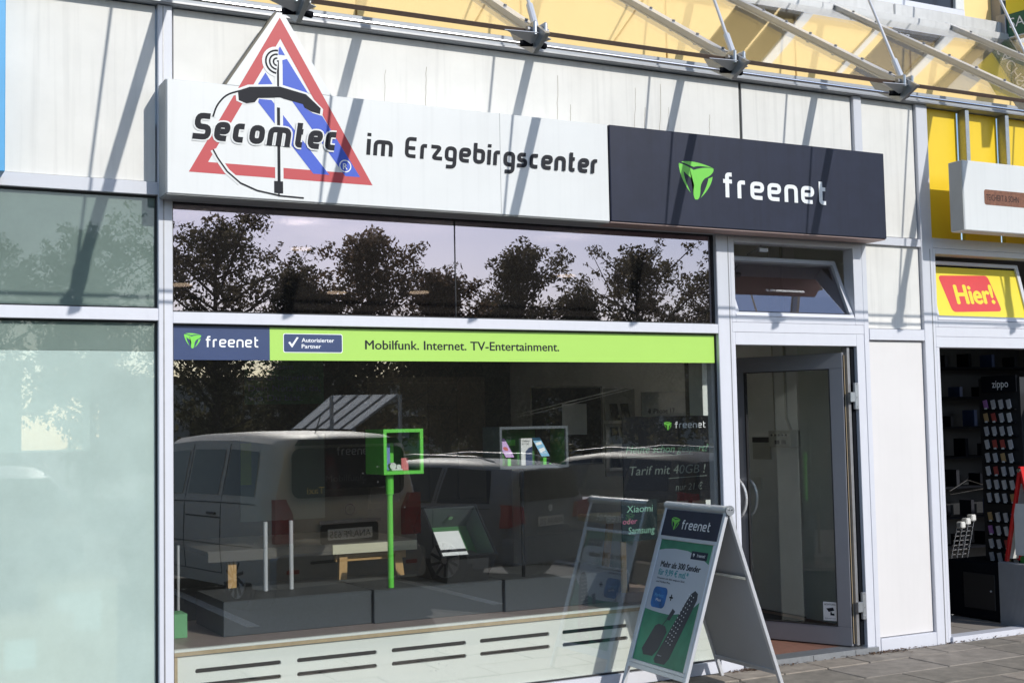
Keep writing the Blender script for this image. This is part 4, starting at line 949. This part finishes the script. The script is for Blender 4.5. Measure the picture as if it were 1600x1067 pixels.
for rr in range(13):
    for c_ in (-1, 0, 1):
        t = .17+rr*.033; cx = .56+ (t-.1)*.55 + c_*.045; cy = t+.02-c_*.010; s_ = .007
        btn.append([pp(cx-s_, cy-s_*.6), pp(cx+s_, cy-s_*.6), pp(cx+s_, cy+s_*.6), pp(cx-s_, cy+s_*.6)])
flat('remote_buttons', btn, FL, .0056, PRW, po)
text('lettering', 'waipu.tv', *pp(.45, .075), .010, FL, .0056, PRW, po, width=.05)
hd = box('header', .028, Wb-.028, pt-.188, pt-.01, .0032, .009, NAVY, ab, F=FL)
logo('emblem', .12, pt-.145, .10, .085, FL, .0098, LOGOG, hd)
techtext('lettering', 'freenet', .255, .59, pt-.135, .046, FL, .0098, PRW, hd, t=.19)
tp = Np + Vector((0, 0, zh))
tube('top_bar', tp - uu*.005 + Vector((0, 0, -.01)), tp + uu*(Wb+.005) + Vector((0, 0, -.01)), .026, ALU, ab, n=16)
tube('end_cap', tp - uu*.018 + Vector((0, 0, -.012)), tp - uu*.0052 + Vector((0, 0, -.012)), .032, ZINC, ab, n=16)
for k in (-1, 1): tube('rivet', tp - uu*.0205 + vv*.011*k + Vector((0, 0, -.006)), tp - uu*.0181 + vv*.011*k + Vector((0, 0, -.006)), .005, CHROME, ab, n=8)
box('spreader', .02, Wb-.02, .78, .80, -.022, -.006, CHROME, ab, F=FR)

# ------------------------------------------------------------------ the car park the glass mirrors
def loft_car(name, label, cat, stations, secs, paint, X, Y, rot, wheels, wr, glassp, extra, group=None, seams=()):
    root = empty(name, (X, Y, -.15), label, cat, group)
    def prof(s, key):  # interpolate stations (x along the length, rear = 0)
        xs = [q[0] for q in stations]; return float(np.interp(s, xs, [q[key] for q in stations]))
    def pt(s, v):
        zb, zl, zr, wb, wl, wr_ = (prof(s, k) for k in range(1, 7))
        P = [(wb*.96, zb), (wb, zb+.10), (wl, (zb+zl)/2), (wl*.985, zl), (wr_+(wl*.985-wr_)*.5, zl+(zr-zl)*.5), (wr_+.03, zr-.09), (wr_-.10, zr-.02), (0, zr)]
        ts = [0, .1, .3, .5, .68, .86, .93, 1]
        return (float(np.interp(v, ts, [p[0] for p in P])), float(np.interp(v, ts, [p[1] for p in P])))
    Mx = Matrix.Translation((X, Y, -.15)) @ Matrix.Rotation(rot, 4, 'Z')
    bm = bmesh.new(); vs_ = [0, .05, .1, .2, .3, .4, .5, .6, .68, .78, .86, .90, .93, .965, 1]; grid = []
    for s in [q[0] for q in stations]:
        row = [pt(s, v) for v in vs_]; ring = [(a, b) for a, b in row] + [(-a, b) for a, b in row[-2::-1]]
        grid.append([bm.verts.new(Mx @ Vector((a, s, b))) for a, b in ring])
    n = len(grid[0])
    for i in range(len(grid)-1):
        for j in range(n-1): bm.faces.new((grid[i][j], grid[i][j+1], grid[i+1][j+1], grid[i+1][j]))
        bm.faces.new((grid[i][n-1], grid[i][0], grid[i+1][0], grid[i+1][n-1]))
    bm.faces.new(grid[0][::-1]); bm.faces.new(grid[-1])
    bmesh.ops.recalc_face_normals(bm, faces=bm.faces[:])
    b = fin(bm, 'body', paint, root, smooth=True)
    b.modifiers.new('weighted', 'EDGE_SPLIT').split_angle = R_(40)
    for sq in seams:
        for sgx in (-1, 1):
            P_ = []
            for k in range(9):
                s = sq[0]+(sq[2]-sq[0])*k/8; v = sq[1]+(sq[3]-sq[1])*k/8; x_, z_ = pt(s, v); P_.append(Mx @ Vector((sgx*(x_+.001), s, z_)))
            polytube('panel_seam', P_, .006, BLK, root, n=5)
    for s0, s1, s2, s3, v0, v1 in glassp:     # side windows both sides: bottom s0..s1, top s2..s3
        for sgx in (-1, 1):
            bm = bmesh.new(); rows = []
            for k in range(6):
                v = v0+(v1-v0)*k/5; a, c = s0+(s2-s0)*k/5, s1+(s3-s1)*k/5; rows.append([])
                for j in range(7):
                    s = a+(c-a)*j/6; x_, z_ = pt(s, v); rows[-1].append(bm.verts.new(Mx @ Vector((sgx*(x_+.008), s, z_))))
            for i in range(5):
                for j in range(6): bm.faces.new((rows[i][j], rows[i][j+1], rows[i+1][j+1], rows[i+1][j]))
            fin(bm, 'side_window', CARP, root, smooth=True)
    for sy in wheels:
        for sgx in (-1, 1):
            W0 = Mx @ Vector((sgx*.86, sy, wr)); W1 = Mx @ Vector((sgx*.66, sy, wr)); Wo = Mx @ Vector((sgx*.885, sy, wr))
            ar = tube('wheel_arch', Mx @ Vector((sgx*.60, sy, wr+.01)), Mx @ Vector((sgx*.845, sy, wr+.01)), wr+.06, BLK, root, n=28)
            t_ = tube('wheel', W1, W0+(Wo-W0)*.4, wr, mat('tyre_rubber', (.02, .02, .02), .8), root, n=28)
            tube('rim', W0, Wo, wr*.66, ALU, t_, n=20)
            bm = bmesh.new()
            for k in range(10):
                a = 2*math.pi*k/10; p0 = Mx @ Vector((sgx*.888, sy+.05*math.cos(a), wr+.05*math.sin(a))); p1 = Mx @ Vector((sgx*.888, sy+wr*.62*math.cos(a+.3), wr+wr*.62*math.sin(a+.3)))
                atube(bm, p0, p1, .018, n=5)
            fin(bm, 'rim_gap', BLK, t_)
    extra(root, Mx)
    return root
CARP = mat('car_glass_black', (.008, .009, .011), .05, var=0, spec=.35)
def lamp_m(): return mat('tail_lamp_red', (.30, .012, .015), .12, var=.2, scale=30, coat=.6)
def rearF(Mx, y=-.012): return Mx @ frame_mat((0, y, 0), (1, 0, 0), (0, 0, 1))
VANP = mat('silver_van_paint', (.62, .58, .52), .5, .0, var=.03, spec=.25)
ESTP = mat('dark_grey_car_paint', (.22, .24, .27), .5, .0, var=.03, spec=.25)
BLKP = mat('black_car_paint', (.015, .016, .02), .5, .0, var=.03, spec=.2)
SIL2 = mat('brown_car_paint', (.075, .07, .062), .5, .0, var=.03, spec=.25)
def van_extra(root, Mx):
    F_ = rearF(Mx, -.05)
    prism('rear_window', rrect(-.66, .66, 1.16, 1.66, .09), F_, .0, .022, CARP, root)
    for s in (-1, 1):
        prism('tail_lamp', [(s*.86, .72), (s*.66, .72), (s*.66, 1.0), (s*.74, 1.16), (s*.86, 1.16)], F_, -.05, .03, lamp_m(), root)
    prism('rear_bumper', rrect(-.88, .88, .28, .60, .06), F_, -.06, .08, mat('van_bumper', (.30, .30, .29), .4), root)
    pl = prism('number_plate', rrect(-.26, .26, .72, .83, .01), F_, .012, .022, PAPER, root); text('lettering', 'ANA:PF 635', -.24, .74, .07, F_, .0235, INK, pl, width=.48, bold=.01)
    prism('number_plate_recess', rrect(-.34, .34, .68, .88, .03), F_, .0, .011, BLK2, root)
    flat('round_badge', ribbon(arc(0, 1.02, .055, 0, 360, 18), .010) + [[(-.004, 1.02), (0, 1.07), (.004, 1.02)], [(0, 1.024), (.043, .995), (0, 1.016)], [(0, 1.024), (-.043, .995), (0, 1.016)]], F_, .014, CHROME, root)
    prism('spoiler', [(-.6, 1.69), (.6, 1.69), (.55, 1.75), (-.55, 1.75)], F_, -.05, .05, BLK2, root)
    text('lettering', 'Taxi', .30, 1.20, .07, F_, .024, YELG, root, width=.2)
    for s in (-1, 1): tube('door_handle', Mx @ Vector((s*.925, 1.2, .98)), Mx @ Vector((s*.925, 1.4, .98)), .014, BLK, root)
    prism('plate_light_bar', rrect(-.36, .36, .885, .92, .01), F_, .0, .03, CHROME, root)
    prism('bumper_strip', rrect(-.5, .5, .50, .53, .01), F_, .08, .085, BLK, root)
    for s in (-1, 1): prism('reflector', rrect(s*.7-.07, s*.7+.07, .42, .46, .01), F_, .081, .088, lamp_m(), root)
    box('door_rail', .905, .915, 1.1, 2.0, .93, .945, BLK, root, F=Mx); box('door_rail', -.915, -.905, 1.1, 2.0, .93, .945, BLK, root, F=Mx)
    tube('aerial', Mx @ Vector((.1, .5, 1.78)), Mx @ Vector((.1, .35, 2.0)), .006, BLK, root)
    for s in (-1, 1): box('wing_mirror', s*.95-.07, s*.95+.07, 3.1, 3.18, 1.10, 1.28, VANP, root, F=Mx, bevel=.02)
van_st = [(0, .32, 1.10, 1.70, .80, .84, .68), (.05, .26, 1.10, 1.76, .86, .89, .70), (.25, .24, 1.10, 1.80, .88, .91, .72), (1.0, .22, 1.10, 1.84, .89, .92, .74), (2.0, .22, 1.09, 1.84, .89, .92, .74), (2.8, .22, 1.06, 1.80, .89, .92, .72), (3.1, .22, 1.04, 1.62, .89, .92, .70), (3.5, .22, 1.02, 1.28, .88, .91, .72), (3.75, .22, 1.0, 1.08, .87, .90, .76), (4.25, .25, .86, .92, .84, .86, .7), (4.42, .30, .70, .74, .74, .76, .6)]
van_gl = [(.34, 1.06, .42, 1.06, .54, .80), (1.18, 1.98, 1.18, 1.98, .54, .80), (2.12, 3.0, 2.12, 2.75, .54, .80)]
# virtual rear-left corner (3.86, 5.1) heading (-.166,.986) -> real Y mirrored
def place(xv, yv, hx_, hy_, halfw=.90):
    h = Vector((hx_, hy_)).normalized(); rt = Vector((h.y, -h.x))            # right of heading in mirrored space = towards larger x
    c = Vector((xv, yv)) + rt*halfw
    real = Vector((c.x, -c.y)); hd_ = Vector((h.x, -h.y))
    return real.x, real.y, math.atan2(-hd_.x, hd_.y)
X_, Y_, ro = place(3.86, 5.1, -.166, .986)
loft_car('parked_van', 'silver passenger van mirrored in the left part of the shop window', 'van', van_st, None, VANP, X_, Y_, ro, (.78, 3.62), .33, van_gl, van_extra, seams=((1.09, .12, 1.09, .84), (2.04, .12, 2.04, .84), (3.08, .12, 3.08, .5), (.3, .5, 3.4, .5), (1.09, .12, 3.08, .12), (.06, .30, 3.6, .30)))
def est_extra(plate, beige=False):
    def fn(root, Mx):
        F_ = rearF(Mx, -.03)
        prism('rear_window', [(-.52, .98), (.52, .98), (.60, 1.0), (.50, 1.33), (-.50, 1.33), (-.60, 1.0)], F_, .0, .02, CARP, root)
        for s in (-1, 1): prism('tail_lamp', [(s*.86, .70), (s*.52, .74), (s*.56, .92), (s*.84, .96)], F_, -.10, .03, lamp_m(), root)
        prism('rear_bumper', rrect(-.88, .88, .28, .58, .06), F_, -.06, .09, MATS['dark_grey_car_paint'] if not beige else SIL2, root)
        pl = prism('number_plate', rrect(-.26, .26, .68, .79, .01), F_, .012, .022, PAPER, root); text('lettering', plate, -.24, .70, .07, F_, .0235, INK, pl, width=.48, bold=.01)
        flat('round_badge', [arc(0, .88, .04, 0, 360, 16)], F_, .012, CHROME, root)
        for s in (-1, 1):
            polytube('roof_rail', [Mx @ Vector((s*.55, a, z)) for a, z in ((.35, 1.43), (.6, 1.49), (1.6, 1.52), (2.3, 1.47), (2.4, 1.43))], 0.010, DARKSTEEL, root)
            for a in (1.45, 2.35): box('door_handle', s*.90-.012, s*.90+.012, a, a+.16, .86, .885, CHROME, root, F=Mx)
    return fn
est_st = [(0, .34, .92, 1.22, .78, .80, .50), (.06, .28, .93, 1.34, .84, .86, .54), (.30, .24, .93, 1.42, .86, .88, .57), (1.0, .22, .92, 1.46, .87, .89, .60), (1.8, .22, .91, 1.465, .87, .89, .61), (2.5, .22, .90, 1.40, .87, .89, .60), (2.9, .22, .89, 1.20, .87, .89, .62), (3.25, .22, .88, .98, .86, .88, .70), (3.5, .22, .86, .93, .86, .88, .72), (4.2, .24, .74, .80, .83, .85, .66), (4.5, .3, .6, .64, .70, .74, .55)]
est_gl = [(.22, .98, .36, .98, .53, .86), (1.06, 1.78, 1.06, 1.78, .53, .86), (1.86, 2.85, 1.86, 2.50, .53, .86)]
X_, Y_, ro = place(6.70, 5.47, -.438, .899, .85)
loft_car('parked_estate_car', 'dark grey estate car with roof rails mirrored in the middle of the shop window', 'car', est_st, None, ESTP, X_, Y_, ro, (.85, 3.45), .32, est_gl, est_extra('ANA:AR 232'), seams=((1.02, .12, 1.02, .84), (1.82, .12, 1.82, .84), (.2, .49, 3.1, .49), (2.9, .12, 2.9, .5)))
X_, Y_, ro = place(9.6, 6.2, -.2, .98, .85)
loft_car('parked_car', 'dark brown estate car mirrored low beside the chalkboard', 'car', est_st, None, SIL2, X_, Y_, ro, (.85, 3.45), .32, est_gl, est_extra('ANA:KL 417', True))
X_, Y_, ro = place(12.4, 6.3, -.1, 1, .85)
loft_car('parked_car', 'black estate car mirrored behind the chalkboard', 'car', est_st, None, BLKP, X_, Y_, ro, (.85, 3.45), .32, est_gl, est_extra('ANA:MS 88'))
X_, Y_, ro = place(1.0, 5.6, -.05, 1, .85)
loft_car('parked_car', 'dark car mirrored faintly in the frosted pane at the left', 'car', est_st, None, ESTP, X_, Y_-3.4, ro, (.85, 3.45), .32, est_gl, est_extra('ANA:TK 51'))
# trolley shelter with translucent corrugated roof
shl = empty('trolley_shelter', (7.2, -12, -.15), 'trolley shelter with a ribbed translucent roof mirrored above the van', 'shelter')
POLY = glass('corrugated_sheet', (.5, .5, .5), .05, film=(.95, .96, .96), filmfac=1, filmtrans=.95)
E0, E1 = Vector((6.3, -10, 2.17)), Vector((7.35, -10, 2.18)); G0, G1 = Vector((6.38, -12.0, 1.72)), Vector((7.39, -12.0, 1.69))
for k in range(5):
    a, b = k/5, (k+.72)/5
    P = [E0.lerp(E1, a), E0.lerp(E1, b), G0.lerp(G1, b), G0.lerp(G1, a)]
    bm = bmesh.new(); lo = [bm.verts.new(p) for p in P]; hi = [bm.verts.new(p+Vector((0, 0, .01))) for p in P]
    bm.faces.new(lo); bm.faces.new(hi[::-1])
    for i in range(4): bm.faces.new((lo[i], hi[i], hi[(i+1) % 4], lo[(i+1) % 4]))
    fin(bm, 'roof_sheet', POLY, shl)
    tube('roof_rib', E0.lerp(E1, (k+.86)/5), G0.lerp(G1, (k+.86)/5), .02, STEEL, shl, n=6)
for p in (E0, E1, G0, G1): tube('post', (p.x, p.y, -.15), (p.x, p.y, p.z), .03, STEEL, shl, n=8)

# trees
LEAF = []
for i, c in enumerate(((.115, .105, .055), (.12, .11, .06), (.15, .11, .06))):
    m = bpy.data.materials.new('tree_leaf_%s' % ('deep', 'mid', 'autumn')[i]); m.use_nodes = True; nt_ = m.node_tree; b = nt_.nodes['Principled BSDF']
    b.inputs['Roughness'].default_value = .55; g = _n(nt_, 'ShaderNodeNewGeometry'); cr = _n(nt_, 'ShaderNodeMapRange'); cr.inputs['To Min'].default_value = .5; cr.inputs['To Max'].default_value = 1.5
    nt_.links.new(g.outputs['Random Per Island'], cr.inputs['Value']); vm = _n(nt_, 'ShaderNodeVectorMath', operation='SCALE'); vm.inputs[0].default_value = c
    nt_.links.new(cr.outputs[0], vm.inputs['Scale']); nt_.links.new(vm.outputs[0], b.inputs['Base Color'])
    tl = _n(nt_, 'ShaderNodeBsdfTranslucent'); nt_.links.new(vm.outputs[0], tl.inputs[0]); mx = _n(nt_, 'ShaderNodeMixShader'); mx.inputs[0].default_value = .65
    out = [n for n in nt_.nodes if n.type == 'OUTPUT_MATERIAL'][0]; nt_.links.new(b.outputs[0], mx.inputs[1]); nt_.links.new(tl.outputs[0], mx.inputs[2]); nt_.links.new(mx.outputs[0], out.inputs['Surface'])
    LEAF.append(m)
BARK = mat('tree_bark', (.06, .045, .035), .9, var=.3, scale=20)
def leaves_mesh(name, centres, rads, per, size, rng, m):
    cs = []
    for c, rr, n in zip(centres, rads, per):
        d = rng.normal(size=(n, 3)); d /= np.linalg.norm(d, axis=1)[:, None]; q = rng.random(n)**.5
        cs.append(np.array(c)+d*q[:, None]*np.array([rr, rr, rr*.75]))
    cs = np.concatenate(cs); n = len(cs)
    a = rng.normal(size=(n, 3)); a /= np.linalg.norm(a, axis=1)[:, None]; b = np.cross(a, rng.normal(size=(n, 3))); b /= np.linalg.norm(b, axis=1)[:, None]
    s = size*(.6+.8*rng.random(n))[:, None]
    V = np.stack([cs-a*s, cs+b*s*.45, cs+a*s, cs-b*s*.45], 1).reshape(-1, 3).astype(np.float32)
    me = bpy.data.meshes.new(name); me.vertices.add(4*n); me.vertices.foreach_set('co', V.ravel())
    me.loops.add(4*n); me.loops.foreach_set('vertex_index', np.arange(4*n, dtype=np.int32)); me.polygons.add(n)
    me.polygons.foreach_set('loop_start', np.arange(0, 4*n, 4, dtype=np.int32)); me.polygons.foreach_set('loop_total', np.full(n, 4, dtype=np.int32))
    me.update(); me.validate(); me.materials.append(m); return me
def tree(x, y, h, wdt, seed, label, m, low=.18, dens=1.0):
    rng = np.random.default_rng(seed); rnd = random.Random(seed)
    root = empty('broadleaf_tree', (x, y, -.15), label, 'tree', 'trees along the car park')
    bm = bmesh.new(); C_ = []; Rr_ = []
    lean = rnd.uniform(-.3, .3); P = [Vector((0, 0, 0)), Vector((lean*.4, 0, h*.3)), Vector((lean, 0, h*.6)), Vector((lean*1.2, 0, h*.93))]; rad = [.17, .13, .08, .02]
    for i in range(3): atube(bm, P[i], P[i+1], rad[i], rad[i+1], n=7, cap=False)
    nb = 46
    for k in range(nb):
        t = low+(.97-low)*k/(nb-1); z = h*t; prof = min(1, .45+(t-low)/.25)*min(1, ((1.06-t)/.42))**.75
        a = k*2.4+rnd.uniform(-.4, .4); L_ = wdt/2*prof*rnd.choice((.4, .7, .9, 1.1, 1.35))
        b0 = Vector((lean*t, 0, z*.92)); b1 = b0+Vector((math.cos(a)*L_, math.sin(a)*L_, rnd.uniform(.15, .9)*L_+.15))
        atube(bm, b0, b1, .045, .012, n=5, cap=False)
        for s in (.35, .6, .82, 1.0):
            c = b0.lerp(b1, s)+Vector((rnd.uniform(-.2, .2), rnd.uniform(-.2, .2), rnd.uniform(-.2, .2))); C_.append(tuple(c)); Rr_.append(rnd.uniform(.2, .75)*(1.25-.6*s))
            if rnd.random() < .5:
                c2 = c+Vector((rnd.uniform(-.5, .5), rnd.uniform(-.5, .5), rnd.uniform(0, .6))); atube(bm, c, c2, .012, .005, n=4, cap=False); C_.append(tuple(c2)); Rr_.append(rnd.uniform(.14, .30))
    me = bpy.data.meshes.new('trunk'); bm.to_mesh(me); bm.free(); link('trunk', me, BARK, root)
    per = [int(dens*80*rr*rr/.16) for rr in Rr_]
    link('crown', leaves_mesh('crown', C_, Rr_, per, .072, rng, m), m, root)
def tlab(s): return s
TR = [(9.9, 7.7, 5.2, 'broad tall tree mirrored at the left end of the upper window'), (12.4, 6.4, 2.6, 'slim lower tree mirrored just right of the broad tree at the left end'), (15.0, 7.6, 4.8, 'wide dense tree mirrored left of the middle of the upper window'),
      (17.4, 6.7, 2.9, 'smaller tree mirrored against the right side of the wide dense tree'), (19.9, 7.6, 3.2, 'narrow airy tree mirrored in the middle of the upper window'), (25.0, 7.5, 6.0, 'spreading tree mirrored at the right end of the upper window'),
      (28.6, 7.0, 4.0, 'tree mirrored at the very right edge of the upper window'), (22.3, 6.0, 2.2, 'low tree mirrored between the narrow and the spreading tree'), (6.3, 7.4, 4.2, 'tree mirrored in the pane left of the mullion'), (3.0, 6.8, 4.2, 'tree mirrored at the far left of the frosted panes'),
      (13.3, 5.6, 2.6, 'low bushy tree mirrored between the two broad trees'), (18.5, 5.4, 2.6, 'low bushy tree mirrored left of the narrow airy tree')]
for i, (x, h, wd_, lab) in enumerate(TR):
    tree(x, -30+random.uniform(-.6, .6), h*1.07, wd_*1.05, 11+i, lab, LEAF[(0, 1, 2, 2, 1, 1, 0, 0, 1, 0, 2, 0, 2, 1)[i]], dens=.85)
# hedge behind
rng = np.random.default_rng(5); C_ = []; Rr_ = []
for k in range(300):
    C_.append((rng.uniform(-6, 42), -31.6+rng.normal()*.5, rng.uniform(.2, 4.3))); Rr_.append(.75)
me = leaves_mesh('hedge', C_, Rr_, [120]*len(C_), .12, rng, LEAF[0]); o = link('hedge', me, LEAF[0]); tag(o, kind='stuff'); o['label'] = 'dense dark hedge behind the car park trees'
for i, (x, wd_, ht) in enumerate(((0, 16, 5.0), (22, 18, 4.2), (44, 20, 5.5))):
    b = empty('far_building', (x, -62, -.15), ['low pale building beyond the trees at the left of the reflection', 'low pale building beyond the middle trees of the reflection', 'low pale building beyond the trees at the right of the reflection'][i], 'building')
    box('wall', x-wd_/2, x+wd_/2, -66, -58, -.15, ht, mat('far_wall', (.42, .36, .30), .8), b); box('roof', x-wd_/2-.3, x+wd_/2+.3, -66.3, -57.7, ht, ht+.25, mat('far_roof', (.16, .08, .06), .8), b)
    for k in range(int(wd_/2)-1): box('window', x-wd_/2+1+2*k, x-wd_/2+2.1+2*k, -57.99, -57.95, 1.0, 2.3, CARP, b)
